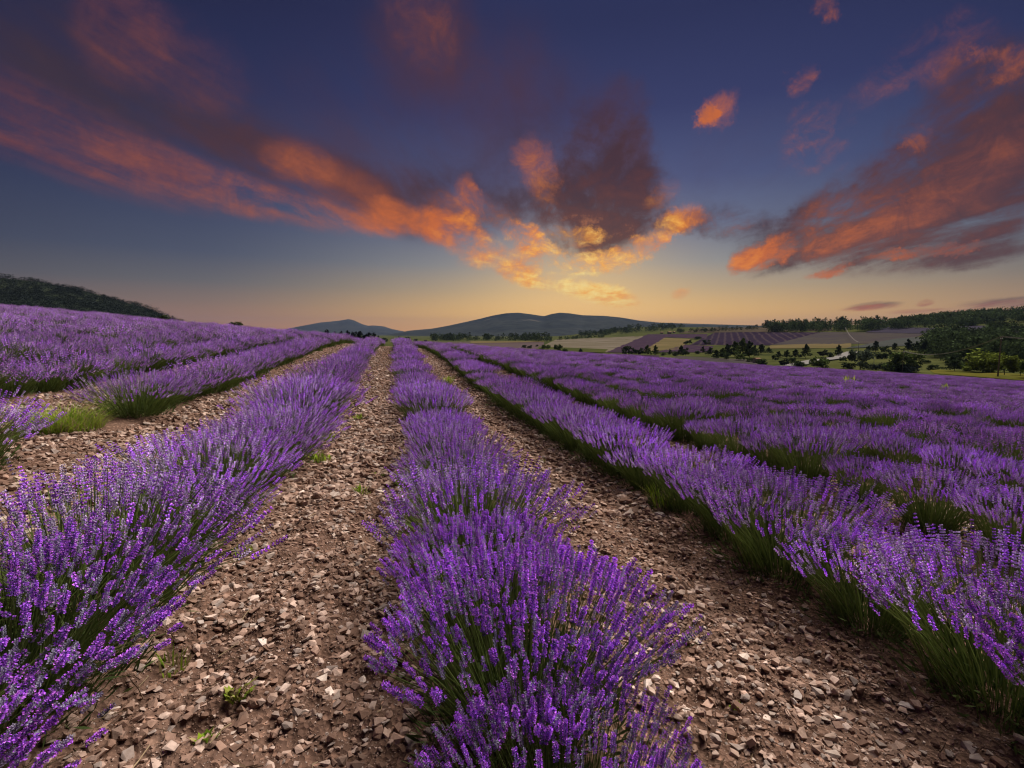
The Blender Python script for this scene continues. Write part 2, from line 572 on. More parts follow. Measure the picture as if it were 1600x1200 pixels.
def m_soil(n, b, out):
    p = pos(n)
    a = n.noise(p, 2.2, 6, 0.6)
    c = n.noise(p, 38, 5, 0.65)
    col = n.ramp(a, [(0.25, (0.105, 0.066, 0.048, 1)), (0.5, (0.165, 0.106, 0.078, 1)), (0.75, (0.24, 0.165, 0.125, 1))])
    v = n.new('ShaderNodeTexVoronoi')
    n.l.new(p, v.inputs['Vector'])
    v.inputs['Scale'].default_value = 55
    grit = n.ramp(v.outputs['Color'], [(0.0, (0.55, 0.5, 0.47, 1)), (0.72, (0.9, 0.86, 0.84, 1)), (0.95, (2.0, 1.85, 1.75, 1))])
    col = n.mix(1.0, col, grit, 'MULTIPLY')
    col = n.mix(n.rng(c, 0.35, 0.7, 0.0, 0.5), col, (0.08, 0.05, 0.038, 1))
    n.put(b.inputs['Base Color'], col)
    h = n.m('ADD', n.m('MULTIPLY', c, 0.6), n.m('MULTIPLY', v.outputs['Distance'], 0.9))
    bump(n, b, h, 0.9, 0.012)


def m_stone(n, b, out):
    at = n.new('ShaderNodeAttribute')
    at.attribute_name = 'tint'
    oi = n.new('ShaderNodeObjectInfo')
    p = pos(n)
    a = n.noise(p, 30, 4, 0.6)
    col = n.mix(n.rng(a, 0.3, 0.75, 0.0, 0.55), at.outputs['Color'], (0.20, 0.135, 0.105, 1))
    tone = n.ramp(oi.outputs['Random'], [(0.0, (0.62, 0.56, 0.52, 1)), (0.5, (1.0, 0.95, 0.9, 1)), (1.0, (1.25, 1.22, 1.2, 1))])
    col = n.mix(1.0, col, tone, 'MULTIPLY')
    n.put(b.inputs['Base Color'], col)
    b.inputs['Roughness'].default_value = 0.75
    bump(n, b, n.noise(p, 90, 3, 0.6), 0.4, 0.004)


def m_tint(rough=0.8, trans=0.0, jitter=0.25):
    def f(n, b, out):
        at = n.new('ShaderNodeAttribute')
        at.attribute_name = 'tint'
        oi = n.new('ShaderNodeObjectInfo')
        tone = n.rng(oi.outputs['Random'], 0.0, 1.0, 1.0 - jitter, 1.0 + jitter, smooth=False)
        col = n.mix(1.0, at.outputs['Color'], n.comb(tone, tone, tone), 'MULTIPLY')
        n.put(b.inputs['Base Color'], col)
        b.inputs['Roughness'].default_value = rough
        if trans:
            tr = n.new('ShaderNodeBsdfTranslucent')
            n.l.new(col, tr.inputs['Color'])
            ms = n.new('ShaderNodeMixShader')
            ms.inputs[0].default_value = trans
            n.l.new(b.outputs[0], ms.inputs[1])
            n.l.new(tr.outputs[0], ms.inputs[2])
            n.l.new(ms.outputs[0], out.inputs['Surface'])
    return f


def m_flat(c, var=0.3, scale=0.05, c2=None, rough=0.9):
    def f(n, b, out):
        p = pos(n)
        a = n.noise(p, scale, 5, 0.6)
        c_2 = c2 if c2 else tuple(x * (1 - var) for x in c[:3]) + (1,)
        n.put(b.inputs['Base Color'], n.ramp(a, [(0.32, c_2), (0.68, c)]))
        b.inputs['Roughness'].default_value = rough
    return f


def m_rows(c1, c2, ang, period, duty=0.5, patch=0.02, c3=None):
    """a far plot: rows of plants with pale soil between them"""
    def f(n, b, out):
        p = pos(n)
        sp = n.new('ShaderNodeSeparateXYZ')
        n.l.new(p, sp.inputs[0])
        u = n.m('ADD', n.m('MULTIPLY', sp.outputs[0], math.cos(ang)), n.m('MULTIPLY', sp.outputs[1], math.sin(ang)))
        u = n.m('ADD', u, n.m('MULTIPLY', n.noise(p, 0.05, 3, 0.5), period * 0.6))
        w = n.m('SINE', n.m('MULTIPLY', u, 2 * PI / period))
        k = n.rng(w, duty - 0.5, duty + 0.6)
        a = n.noise(p, patch, 5, 0.65)
        cc = n.ramp(a, [(0.35, c1), (0.7, c3 if c3 else tuple(x * 0.7 for x in c1[:3]) + (1,))])
        k = n.m('MULTIPLY', k, n.rng(n.noise(p, patch * 4, 4, 0.6), 0.35, 0.6, 0.35, 1.0))
        n.put(b.inputs['Base Color'], n.mix(k, cc, c2))
    return f


M_SOIL = mat('stony_soil', m_soil)
M_STONE = mat('limestone', m_stone)
M_FLOWER = mat('lavender_flower', m_tint(0.75, 0.22, 0.2))
M_STEM = mat('lavender_stem', m_tint(0.7, 0.12, 0.2))
M_LEAF = mat('leaves', m_tint(0.75, 0.15, 0.25))
M_GRASS = mat('grass_blade', m_tint(0.6, 0.3, 0.15))
M_BARK = mat('bark', m_flat((0.09, 0.065, 0.045, 1), 0.5, 3.0))
M_POLE = mat('weathered_timber', m_flat((0.24, 0.19, 0.15, 1), 0.45, 4.0))
M_METAL = mat('galvanised_steel', m_flat((0.5, 0.5, 0.5, 1), 0.2, 5.0, rough=0.5))
M_WIRE = mat('wire', m_flat((0.32, 0.30, 0.27, 1), 0.2, 5.0, rough=0.5))
M_GLASS_INS = mat('insulator_ceramic', m_flat((0.30, 0.26, 0.22, 1), 0.2, 5.0, rough=0.3))

# ------------------------------------------------------------------ ground of the field and the valley beyond
vis = np.arange(-52, 78.01, 0.24) 
AZ_G = np.radians(np.concatenate([vis, np.arange(80, 306, 3.0)]))


def polar(name, rfun0, rfun1, nr, zfun, material, close=False, azs=AZ_G):
    t = np.linspace(0, 1, nr)
    azd = np.degrees(azs)
    azw = (azd + 180) % 360 - 180
    r0 = rfun0(azw)
    r1 = rfun1(azw)
    R = r0[:, None] * (r1 / r0)[:, None] ** t[None, :]
    X = R * np.sin(azs)[:, None]
    Y = R * np.cos(azs)[:, None]
    Z = zfun(X, Y)
    V = np.stack([X, Y, Z], -1).reshape(-1, 3)
    na = len(azs)
    i = np.arange(na)[:, None]
    j = np.arange(nr - 1)[None, :]
    i2 = (i + 1) % na
    Fq = np.stack([i * nr + j, i * nr + j + 1, i2 * nr + j + 1, i2 * nr + j], -1).reshape(-1, 4)
    return mesh_np(name, V, Fq, material, smooth=True)


g_me = polar('ground', lambda a: np.full_like(a, 0.25), edge_r, 640, soil_z, M_SOIL)
ground = tag(link('ground', g_me), 'brown stony soil of the lavender field', None, None, 'structure')

M_VALLEY = mat('valley_grass', m_flat((0.075, 0.080, 0.026, 1), 0.4, 0.03, (0.027, 0.035, 0.013, 1)))
v_me = polar('valley', edge_r, lambda a: np.full_like(a, 11000.0), 180,
             lambda x, y: base_z(x, y) , M_VALLEY)
tag(link('valley', v_me), 'green and yellow valley land beyond the lavender field', None, None, 'structure')


def hill(name, sil, r_ridge, front, back, z0, material, rough=0.03, label=None, n2=46):
    """a ridge with its foot in front, its crest at r_ridge and a back slope"""
    pxs = np.arange(sil[0][0], sil[-1][0] + 0.1, 3.0)
    pys = np.interp(pxs, [p for p, _ in sil], [q for _, q in sil])
    A, Tn = zip(*[az_tan(p, q) for p, q in zip(pxs, pys)])
    A = np.array(A)
    Tn = np.array(Tn)
    s = np.concatenate([np.linspace(-1, 0, n2), np.linspace(0, 1, 12)[1:]])
    R = np.where(s < 0, r_ridge + s * front, r_ridge + s * back)
    zr = CAM_H + Tn * r_ridge
    sh = np.where(s < 0, (1 + s) ** 1.25, 1 - s ** 1.3)
    X = R[None, :] * np.sin(A)[:, None]
    Y = R[None, :] * np.cos(A)[:, None]
    amp = (zr - z0)[:, None]
    nz = fbm(X / (front * 0.22), Y / (front * 0.22), 4) * rough * 10
    Z = z0 + amp * sh[None, :] * (1 + nz * (1 - np.abs(sh[None, :])) * 0.9) + amp * nz * 0.25 * np.sin(PI * np.clip(sh, 0, 1))[None, :]
    Z[:, n2 - 1] = zr
    V = np.stack([X, Y, Z], -1).reshape(-1, 3)
    ns = len(s)
    i = np.arange(len(A) - 1)[:, None]
    j = np.arange(ns - 1)[None, :]
    Fq = np.stack([i * ns + j, (i + 1) * ns + j, (i + 1) * ns + j + 1, i * ns + j + 1], -1).reshape(-1, 4)
    o = link(name, mesh_np(name, V, Fq, material, smooth=True))
    tag(o, label, None, None, 'structure')
    return V.reshape(len(A), ns, 3), n2


def m_forest_hill(c1, c2, c3, s1, s2):
    def f(n, b, out):
        p = pos(n)
        a = n.noise(p, s1, 6, 0.6)
        d = n.noise(p, s2, 4, 0.7)
        col = n.ramp(a, [(0.34, c1), (0.58, c2)])
        col = n.mix(n.rng(n.noise(p, s1 * 2.3, 4, 0.6), 0.63, 0.70), col, c3)
        col = n.mix(n.rng(d, 0.4, 0.62, 0.0, 0.5), col, tuple(x * 0.5 for x in c1[:3]) + (1,))
        n.put(b.inputs['Base Color'], col)
    return f


M_MTN = mat('forested_mountain', m_forest_hill((0.018, 0.024, 0.026, 1), (0.034, 0.040, 0.036, 1), (0.085, 0.082, 0.07, 1), 0.0016, 0.012))
M_HILL = mat('forested_hill', m_forest_hill((0.018, 0.026, 0.017, 1), (0.026, 0.034, 0.02, 1), (0.05, 0.06, 0.035, 1), 0.012, 0.06))
hill('far_mountain', [(400, 522), (432, 517), (470, 509.5), (500, 504), (530, 501), (545, 498.5), (553, 500.5), (566, 506.5), (575, 509), (585, 508.5), (600, 510), (612, 514), (632, 518), (650, 521), (680, 523)],
     8000, 2800, 2500, -30, M_MTN, 0.035, 'pale blue mountain with a sharp step beside its peak')
hill('mountain', [(560, 529), (600, 524), (622, 520), (640, 516.5), (675, 513.5), (700, 509), (730, 502.5), (750, 498), (770, 493), (790, 489.5), (810, 488.5),
                  (830, 491), (850, 494), (862, 490.5), (875, 488.5), (890, 489.5), (910, 492.5), (945, 493.5), (970, 496), (1000, 501), (1030, 504), (1060, 505), (1110, 506.5),
                  (1200, 509), (1300, 511), (1420, 514)],
     4200, 1900, 1800, -26, M_MTN, 0.05, 'broad blue grey mountain with two rounded summits')
LH, LHn = hill('wooded_hill', [(-520, 368), (-300, 392), (-150, 414), (0, 434), (60, 440), (130, 454), (180, 468), (210, 476), (235, 484), (255, 493), (275, 501), (300, 511), (330, 520)],
     820, 420, 500, -12, M_HILL, 0.03, 'dark wooded hillside rising behind the left of the field')

# ------------------------------------------------------------------ far plots on the valley slope
def patch(name, corners, material, label, nu=26, nv=16, lift=0.25, rmin=75.0):
    """a field sheet lying on the land; corners in the photograph: near-left, near-right, far-right, far-left"""
    c = [np.array(q, dtype=float) for q in corners]
    V = []
    for j in range(nv + 1):
        for i in range(nu + 1):
            u, v = i / nu, j / nv
            q = (c[0] * (1 - u) + c[1] * u) * (1 - v) + (c[3] * (1 - u) + c[2] * u) * v
            x, y, z, r = hit(q[0], q[1], rmin)
            V.append((x, y, z + lift))
    i = np.arange(nv)[:, None]
    j = np.arange(nu)[None, :]
    n1 = nu + 1
    Fq = np.stack([i * n1 + j, i * n1 + j + 1, (i + 1) * n1 + j + 1, (i + 1) * n1 + j], -1).reshape(-1, 4)
    o = link(name, mesh_np(name, V, Fq, material, smooth=True))
    return tag(o, label, None, None, 'structure')


M_LAVFAR = mat('far_lavender', m_rows((0.031, 0.019, 0.036, 1), (0.061, 0.045, 0.045, 1), -0.9, 9.0, 0.55, 0.02, (0.040, 0.024, 0.043, 1)))
M_LAVFAR2 = mat('far_lavender_lines', m_rows((0.027, 0.019, 0.033, 1), (0.066, 0.050, 0.050, 1), -0.62, 8.0, 0.75, 0.02))
M_LAVGREY = mat('far_lavender_grey', m_rows((0.042, 0.036, 0.042, 1), (0.076, 0.065, 0.052, 1), 0.6, 5.0, 0.7, 0.03, (0.054, 0.049, 0.040, 1)))
M_LAVBLUE = mat('far_lavender_blue', m_rows((0.035, 0.031, 0.050, 1), (0.068, 0.060, 0.065, 1), 0.3, 6.0, 0.6, 0.03))
M_PALE = mat('cut_field', m_flat((0.144, 0.122, 0.097, 1), 0.35, 0.02, (0.086, 0.076, 0.047, 1)))
M_STRAW = mat('stubble_field', m_flat((0.130, 0.101, 0.050, 1), 0.35, 0.025, (0.083, 0.072, 0.031, 1)))
M_GREEN = mat('meadow_green', m_flat((0.061, 0.065, 0.020, 1), 0.4, 0.03, (0.040, 0.047, 0.016, 1)))
M_DRY = mat('dry_hill', m_flat((0.076, 0.060, 0.042, 1), 0.4, 0.02, (0.043, 0.037, 0.025, 1)))
M_MEADOW = mat('meadow_edge', m_flat((0.108, 0.094, 0.018, 1), 0.4, 0.12, (0.054, 0.061, 0.014, 1)))
M_TRACK = mat('chalk_track', m_flat((0.198, 0.191, 0.180, 1), 0.15, 0.3))

patch('far_field', [(618, 545), (850, 545.5), (850, 534.5), (618, 534)], mat('mown_lavender', m_rows((0.068, 0.049, 0.054, 1), (0.090, 0.072, 0.061, 1), 0.2, 11.0, 0.6, 0.01, (0.079, 0.058, 0.058, 1))), 'mauve brown mown field in front of the mountain', rmin=95)
patch('wheat_strip', [(735, 537), (850, 534.8), (850, 533.4), (735, 533.4)], M_STRAW, 'thin yellow strip before the dark wood', 12, 6, 0.6, 95)
patch('pale_field', [(838, 546), (948, 551), (1008, 525), (868, 531)], M_PALE, 'pale cut field on the slope left of the purple plot', rmin=110)
patch('green_field', [(838, 549), (944, 552), (950, 546.5), (842, 542)], M_GREEN, 'yellow green foot of the pale field', 20, 10, 0.45, 110)
patch('lavender_plot', [(946, 551), (1000, 552), (1044, 525), (1008, 524)], M_LAVFAR, 'dark purple plot running down the slope beside the pale field', rmin=110)
patch('lavender_plot', [(1008, 526), (1102, 529.5), (1106, 522), (1012, 522.5)], M_LAVFAR, 'thin dark purple plot under the far farmhouses', rmin=110)
patch('straw_field', [(1002, 550), (1062, 546), (1080, 530), (1038, 528)], M_STRAW, 'straw coloured field between two purple plots', rmin=110)
patch('lavender_plot', [(1024, 551), (1112, 551), (1114, 541), (1070, 539)], M_LAVFAR, 'small purple plot below the straw field', rmin=110)
patch('lavender_plot', [(1078, 539), (1202, 540), (1282, 519.5), (1118, 519)], M_LAVFAR2, 'large dark purple plot with pale lines on the slope', rmin=130)
patch('dry_slope', [(1060, 521), (1300, 517), (1300, 508.5), (1100, 512)], M_DRY, 'dry brown slope above the striped plot', 26, 12, 0.5, 300)
patch('lavender_plot', [(930, 556), (1030, 562), (1030, 556), (960, 553)], M_LAVFAR, 'low dark plot just beyond the field edge', rmin=110)
patch('lavender_plot', [(1040, 563), (1190, 571), (1180, 563), (1060, 557)], M_LAVGREY, 'grey green plot just beyond the field edge', rmin=130)
patch('grass_field', [(1200, 545), (1330, 544), (1330, 536), (1204, 539.5)], M_STRAW, 'dry yellow verge below the grey plot', rmin=150)
patch('lavender_plot', [(1206, 539), (1400, 537), (1450, 521), (1284, 519)], M_LAVGREY, 'large grey mauve plot with pale bushes', rmin=150)
patch('lavender_plot', [(1320, 545), (1440, 540), (1456, 526), (1400, 530)], mat('far_clary', m_rows((0.054, 0.061, 0.058, 1), (0.072, 0.072, 0.058, 1), 0.7, 5.0, 0.6, 0.04)), 'grey green diagonal plot beside the grey mauve one', 20, 12, 0.5, 150)
patch('lavender_plot', [(1352, 519.5), (1460, 522.5), (1500, 513.5), (1380, 511.5)], M_LAVBLUE, 'blue mauve plot below the dark wood', 24, 12, 0.5, 200)
patch('lavender_plot', [(1460, 521), (1640, 524), (1640, 510), (1500, 509.5)], M_LAVBLUE, 'blue mauve plot under the wooded ridge', 24, 12, 0.5, 200)
patch('meadow', [(1240, 577), (1330, 580), (1335, 570), (1240, 569)], M_GREEN, 'green meadow by the chalk track', rmin=150)
patch('meadow', [(1460, 584), (1660, 600), (1660, 588), (1450, 577)], M_MEADOW, 'yellow green grass verge beyond the lavender on the right', 30, 12, 0.12, 134)


def track(name, pts, width, material, label):
    P = [np.array(hit(p, q, 150)[:3]) for p, q in pts]
    V, Fq = [], []
    dense = []
    for a, b in zip(P[:-1], P[1:]):
        for t in np.linspace(0, 1, 12, endpoint=False):
            dense.append(a * (1 - t) + b * t)
    dense.append(P[-1])
    for k, c in enumerate(dense):
        d = dense[min(k + 1, len(dense) - 1)] - dense[max(k - 1, 0)]
        nrm = np.array([-d[1], d[0], 0]) / (np.hypot(d[0], d[1]) + 1e-9)
        for s in (-1, 1):
            q = c + nrm * s * width / 2
            V.append((q[0], q[1], float(base_z(q[0], q[1])) + 0.7))
    for k in range(len(dense) - 1):
        Fq.append((2 * k, 2 * k + 1, 2 * k + 3, 2 * k + 2))
    return tag(link(name, mesh_np(name, V, Fq, material)), label, None, None, 'structure')


track('track', [(1232, 574), (1256, 568.5), (1274, 565), (1292, 563), (1312, 560), (1322, 555.5), (1332, 551)], 7.0, M_TRACK, 'pale chalk track winding between trees in the valley')

# ------------------------------------------------------------------ haze: pale air over the whole valley
hz = bpy.data.materials.new('haze_air')
hz.use_nodes = True
hz.node_tree.nodes.clear()
hn = NT(hz.node_tree)
hv = hn.new('ShaderNodeVolumePrincipled')
hv.inputs['Color'].default_value = (0.20, 0.27, 0.46, 1)
hv.inputs['Density'].default_value = 5.5e-5
hv.inputs['Anisotropy'].default_value = 0.0
ho = hn.new('ShaderNodeOutputMaterial')
hn.l.new(hv.outputs[0], ho.inputs['Volume'])
hz.cycles.homogeneous_volume = True
s_, zb, zt = 11500.0, -120.0, 330.0
hV = [(x, y, z) for z in (zb, zt) for y in (-s_, s_) for x in (-s_, s_)]
hF = [(0, 2, 3, 1), (4, 5, 7, 6), (0, 1, 5, 4), (2, 6, 7, 3), (0, 4, 6, 2), (1, 3, 7, 5)]
tag(link('haze', mesh_np('haze', hV, hF, hz)), 'thin blue evening haze over the valley', None, None, 'stuff')


# ------------------------------------------------------------------ lavender
def spike_local(rng, lod):
    """one flower spike along +Z, foot at 0, about 6 cm: whorls of grey calyces with open violet petals"""
    L = rng.uniform(0.045, 0.068)
    V, Fc, C = [], [], []

    def tri(a, b, c, col):
        k = len(V)
        V.extend([a, b, c])
        C.extend([col] * 3)
        Fc.append((k, k + 1, k + 2))

    def calyx(base, d, ln, w, col, colt):
        d = d / np.linalg.norm(d)
        a = np.cross(d, [0.3, 0.2, 0.9])
        a /= np.linalg.norm(a)
        b = np.cross(d, a)
        k = len(V)
        tip = base + d * ln
        mid = base + d * ln * 0.55
        V.append(base)
        C.append(col)
        for t in range(3):
            g = t * 2 * PI / 3
            V.append(mid + w * (a * math.cos(g) + b * math.sin(g)))
            C.append(col)
        V.append(tip)
        C.append(colt)
        for t in range(3):
            u, v = k + 1 + t, k + 1 + (t + 1) % 3
            Fc.append((k, v, u))
            Fc.append((k + 4, u, v))

    grey = rng.random() < 0.5
    nw = {0: 8, 1: 5, 2: 3, 3: 2}[lod]
    nf = {0: 5, 1: 3, 2: 2, 3: 1}[lod]
    open_p = 0.15 if grey else rng.uniform(0.5, 0.9)
    for w in range(nw):
        t = w / max(1, nw - 1)
        z = L * (0.02 + 0.92 * t ** 0.9)
        rad = 0.006 * (1.0 - 0.45 * t)
        off = rng.uniform(0, 2 * PI)
        for q in range(nf):
            g = off + q * 2 * PI / nf + rng.uniform(-0.3, 0.3)
            out = np.array([math.cos(g), math.sin(g), 0.0])
            base = np.array([0, 0, z]) + out * 0.0012
            d = out * 0.75 + np.array([0, 0, rng.uniform(0.6, 1.1)])
            v = rng.uniform(0.75, 1.25)
            ln = (0.0068 + 0.002 * rng.random()) * {0: 1.0, 1: 1.35, 2: 2.0, 3: 3.4}[lod] * (1 - 0.25 * t)
            wd = {0: 0.0020, 1: 0.0038, 2: 0.0056, 3: 0.0085}[lod]
            cal = np.array([0.31, 0.295, 0.40]) * v if grey else np.array([0.15, 0.115, 0.29]) * v
            pet = np.array([0.47, 0.135, 0.88]) * rng.uniform(0.8, 1.2)
            if rng.random() < 0.3:
                pet = np.array([0.62, 0.20, 0.86]) * rng.uniform(0.85, 1.15)
            if lod == 0:
                calyx(base, d, ln, wd, cal, cal * 1.1)
                if rng.random() < open_p:
                    tip = base + d / np.linalg.norm(d) * ln
                    dd = d / np.linalg.norm(d)
                    a = np.cross(dd, [0.1, 0.3, 0.9])
                    a /= np.linalg.norm(a)
                    b = np.cross(dd, a)
                    s = rng.uniform(0.0034, 0.0052)
                    for e in range(3):
                        g1 = e * 2 * PI / 3 + rng.uniform(0, 0.5)
                        p1 = tip + s * (a * math.cos(g1 - 0.6) + b * math.sin(g1 - 0.6)) + dd * 0.002
                        p2 = tip + s * (a * math.cos(g1 + 0.6) + b * math.sin(g1 + 0.6)) + dd * 0.002
                        tri(tip - dd * 0.002, p1, p2, pet)
            else:
                op = rng.random() < open_p
                calyx(base, d, ln, wd * (1.2 if op else 1.0), cal * 0.6 + pet * 0.4 if op else cal, pet if op else cal)
    return np.array(V), np.array(Fc), np.array(C)


_sr = random.Random(11)
SPK = {}
for lod in range(4):
    SPK[lod] = [spike_local(_sr, lod) for _ in range({0: 12, 1: 12, 2: 10, 3: 8}[lod])]
SPIKE_ME = [mesh_np('flower_spike', v, f, M_FLOWER, c) for v, f, c in SPK[0]]


def bush_layout(rng, n, R=0.60, H=0.45, tilt=64):
    """stems fan out from a woody foot: feet, bends, tips, directions at the tip"""
    ph = rng.uniform(0, 2 * PI, n)
    th = np.arccos(1 - rng.uniform(0, 1, n) ** 0.95 * (1 - math.cos(math.radians(tilt))))
    ln = rng.uniform(0.78 if tilt > 65 else 0.88, 1.06, n)
    flat = 0.62 if tilt > 55 else 0.46
    if tilt <= 55:
        R = R * 1.09
    lump = 1 + 0.10 * np.sin(3 * ph + rng.uniform(0, 6)) + 0.07 * np.sin(5 * ph + rng.uniform(0, 6))
    st = np.sin(th)
    tip = np.stack([R * lump * st * np.cos(ph) * ln, R * lump * st * np.sin(ph) * ln, H * np.cos(th) ** flat * ln * rng.uniform(0.92, 1.05, n) + 0.04], -1)
    fr = rng.uniform(0.0, 0.15, n) + 0.10 * st
    foot = np.stack([fr * np.cos(ph), fr * np.sin(ph), np.full(n, 0.0)], -1)
    mid = foot * 0.45 + tip * 0.55
    mid[:, 2] += 0.05 * st
    d = tip - mid
    d[:, 2] += 0.06
    d /= np.linalg.norm(d, axis=1, keepdims=True)
    return foot, mid, tip, d


def merged_spikes(rng, tips, dirs, lod, sc):
    V, Fc, C, k = [], [], [], 0
    D, A, B = frames(dirs)
    for i in range(len(tips)):
        v, f, c = SPK[lod][rng.integers(len(SPK[lod]))]
        s = sc * rng.uniform(0.8, 1.2)
        w = (v[:, 0:1] * A[i] + v[:, 1:2] * B[i] + v[:, 2:3] * D[i]) * s + tips[i]
        V.append(w)
        Fc.append(f + k)
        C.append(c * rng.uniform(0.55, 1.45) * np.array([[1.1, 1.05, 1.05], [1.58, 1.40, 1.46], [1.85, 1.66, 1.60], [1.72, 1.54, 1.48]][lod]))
        k += len(v)
    return np.concatenate(V), np.concatenate(Fc), np.concatenate(C)


def stem_mesh(rng, foot, mid, tip, width, leaves, leaf_len=0.07, R=0.42, H=0.27):
    """ribbon stems and narrow grey green leaves round the foot"""
    n = len(foot)
    V, Fc, C = [], [], []
    side = np.cross(tip - foot, rng.normal(size=(n, 3)))
    side /= np.linalg.norm(side, axis=1, keepdims=True)
    side *= width / 2
    V = np.concatenate([foot - side, foot + side, mid - side, mid + side, tip - side * 0.6, tip + side * 0.6])
    a = np.arange(n)
    F1 = np.stack([a, a + n, a + 3 * n, a + 2 * n], -1)
    F2 = np.stack([a + 2 * n, a + 3 * n, a + 5 * n, a + 4 * n], -1)
    Fc = np.concatenate([F1, F2])
    g = rng.uniform(0.7, 1.3, (n, 1))
    sc = np.array([[0.115, 0.16, 0.042]]) * g
    C = np.concatenate([sc * 0.9, sc * 0.9, sc, sc, sc * 1.05, sc * 1.05])
    m = leaves
    ph = rng.uniform(0, 2 * PI, m)
    th = np.arccos(1 - rng.uniform(0, 1, m) * 0.95)
    rr = rng.uniform(0.35, 1.0, m)
    p = np.stack([R * rr * np.sin(th) * np.cos(ph), R * rr * np.sin(th) * np.sin(ph), H * rr * np.cos(th) + 0.015], -1)
    d = np.stack([np.sin(th) * np.cos(ph), np.sin(th) * np.sin(ph), np.cos(th) + 0.5], -1) + rng.normal(size=(m, 3)) * 0.35
    d /= np.linalg.norm(d, axis=1, keepdims=True)
    s2 = np.cross(d, rng.normal(size=(m, 3)))
    s2 /= np.linalg.norm(s2, axis=1, keepdims=True)
    s2 *= (width * 1.1 + 0.0012)
    ll = (leaf_len * rng.uniform(0.6, 1.3, m))[:, None]
    LV = np.concatenate([p - d * ll * 0.5, p + s2, p + d * ll * 0.5, p - s2])
    b = np.arange(m) + len(V)
    LF = np.stack([b, b + m, b + 2 * m, b + 3 * m], -1)
    lc = np.array([[0.095, 0.135, 0.045]]) * rng.uniform(0.6, 1.3, (m, 1))
    return np.concatenate([V, LV]), np.concatenate([Fc, LF]), np.concatenate([C, np.tile(lc, (4, 1))])


def make_variant(seed, n, lod, sc, width, leaves, leaf_len, R=0.60, H=0.45, tilt=64):
    rng = np.random.default_rng(seed)
    foot, mid, tip, d = bush_layout(rng, n, R, H, tilt)
    fv, ff, fc = merged_spikes(rng, tip, d, lod, sc)
    sv, sf, s_c = stem_mesh(rng, foot, mid, tip, width, leaves, leaf_len)
    return mesh_np('bloom', fv, ff, M_FLOWER, fc), mesh_np('foliage', sv, sf, M_STEM, s_c)


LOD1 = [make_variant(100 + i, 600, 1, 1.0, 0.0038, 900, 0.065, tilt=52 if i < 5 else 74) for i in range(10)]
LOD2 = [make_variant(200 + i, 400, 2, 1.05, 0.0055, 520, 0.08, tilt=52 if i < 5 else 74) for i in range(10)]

# where the plants stand
WIDE = {0: 0.78, -1: 1.06, 1: 0.90, 2: 0.78, -2: 1.0}     # how far the plants of a row spread
ORD = ['first', 'second', 'third', 'fourth', 'fifth', 'sixth', 'seventh', 'eighth', 'ninth', 'tenth', 'eleventh', 'twelfth', 'thirteenth', 'fourteenth']
prng = np.random.default_rng(21)
plants = []
for k in range(-70, 80):
    xr = ROW_0 + k * ROW_S
    y = -3.0 + prng.uniform(0, 0.5)
    run = 0
    while y < 140:
        step = (prng.uniform(0.50, 0.62) if abs(k) < 2 and y < 9 else prng.uniform(0.46, 0.68)) * (1.18 if k < 0 else 1.0)
        y += step
        x = xr + prng.normal(0, 0.035) + 0.05 * math.sin(y * 0.35 + k)
        s = prng.uniform(0.86, 1.14) * (1 + 0.13 * math.sin(y * (4.2 if k < 0 else 5.0) + k * 2.1))
        x += {-1: 0.13, 0: -0.04, 1: -0.06, 2: 0.10}.get(k, 0.0)
        if k == 0 and y < 4:
            x -= 0.17 * (1 - y / 4)
        if prng.random() < 0.10 and not (abs(k) < 2 and y < 9):
            s *= 0.78
        a = math.degrees(math.atan2(x, y))
        r = math.hypot(x, y)
        if r > float(edge_r(a)) - 2.5:
            continue
        if r < 0.8:
            continue
        if k == -2 and 4.75 < y < 6.95:          # a gap in this row, filled with grass
            continue
        if prng.random() < 0.012 and not (abs(k) < 2 and y < 9):
            continue
        plants.append((x, y, s, k, r, a))


def in_view(x, y, z, margin=0.06):
    dx, dy, dz = x, y, z - CAM_H
    f = dx * math.sin(YAW) + dy * math.cos(YAW)
    rr = dx * math.cos(YAW) - dy * math.sin(YAW)
    zc = f * math.cos(PITCH) - dz * math.sin(PITCH)
    yc = f * math.sin(PITCH) + dz * math.cos(PITCH)
    if zc < 0.15:
        return None
    u, v = rr / zc, yc / zc
    return (u, v) if abs(u) < 1.0 + margin + 0.4 / zc and abs(v) < 0.75 + margin + 0.4 / zc else None


PX = np.array([p[0] for p in plants])
PY = np.array([p[1] for p in plants])
PZ = base_z(PX, PY)
PZS = soil_z(PX, PY)
order = sorted(range(len(plants)), key=lambda i: plants[i][4])
single, mass = [], []
for i in order:
    x, y, s, k, r, a = plants[i]
    v = in_view(x, y, PZ[i] + 0.2)
    if (v is not None and len(single) < 298) or (r < 3.2 and abs(math.radians(a) - YAW) < math.radians(80)):
        single.append(i)
    else:
        daz = (math.radians(a) - YAW)
        if abs(daz) < math.radians(70) or r < 6:
            mass.append(i)


def row_name(k):
    if k == 0:
        return 'central row'
    side = 'right' if k > 0 else 'left'
    n = abs(k)
    w = ORD[n - 1] if n <= len(ORD) else 'far'
    return '%s row %s of the central row' % (w, side)


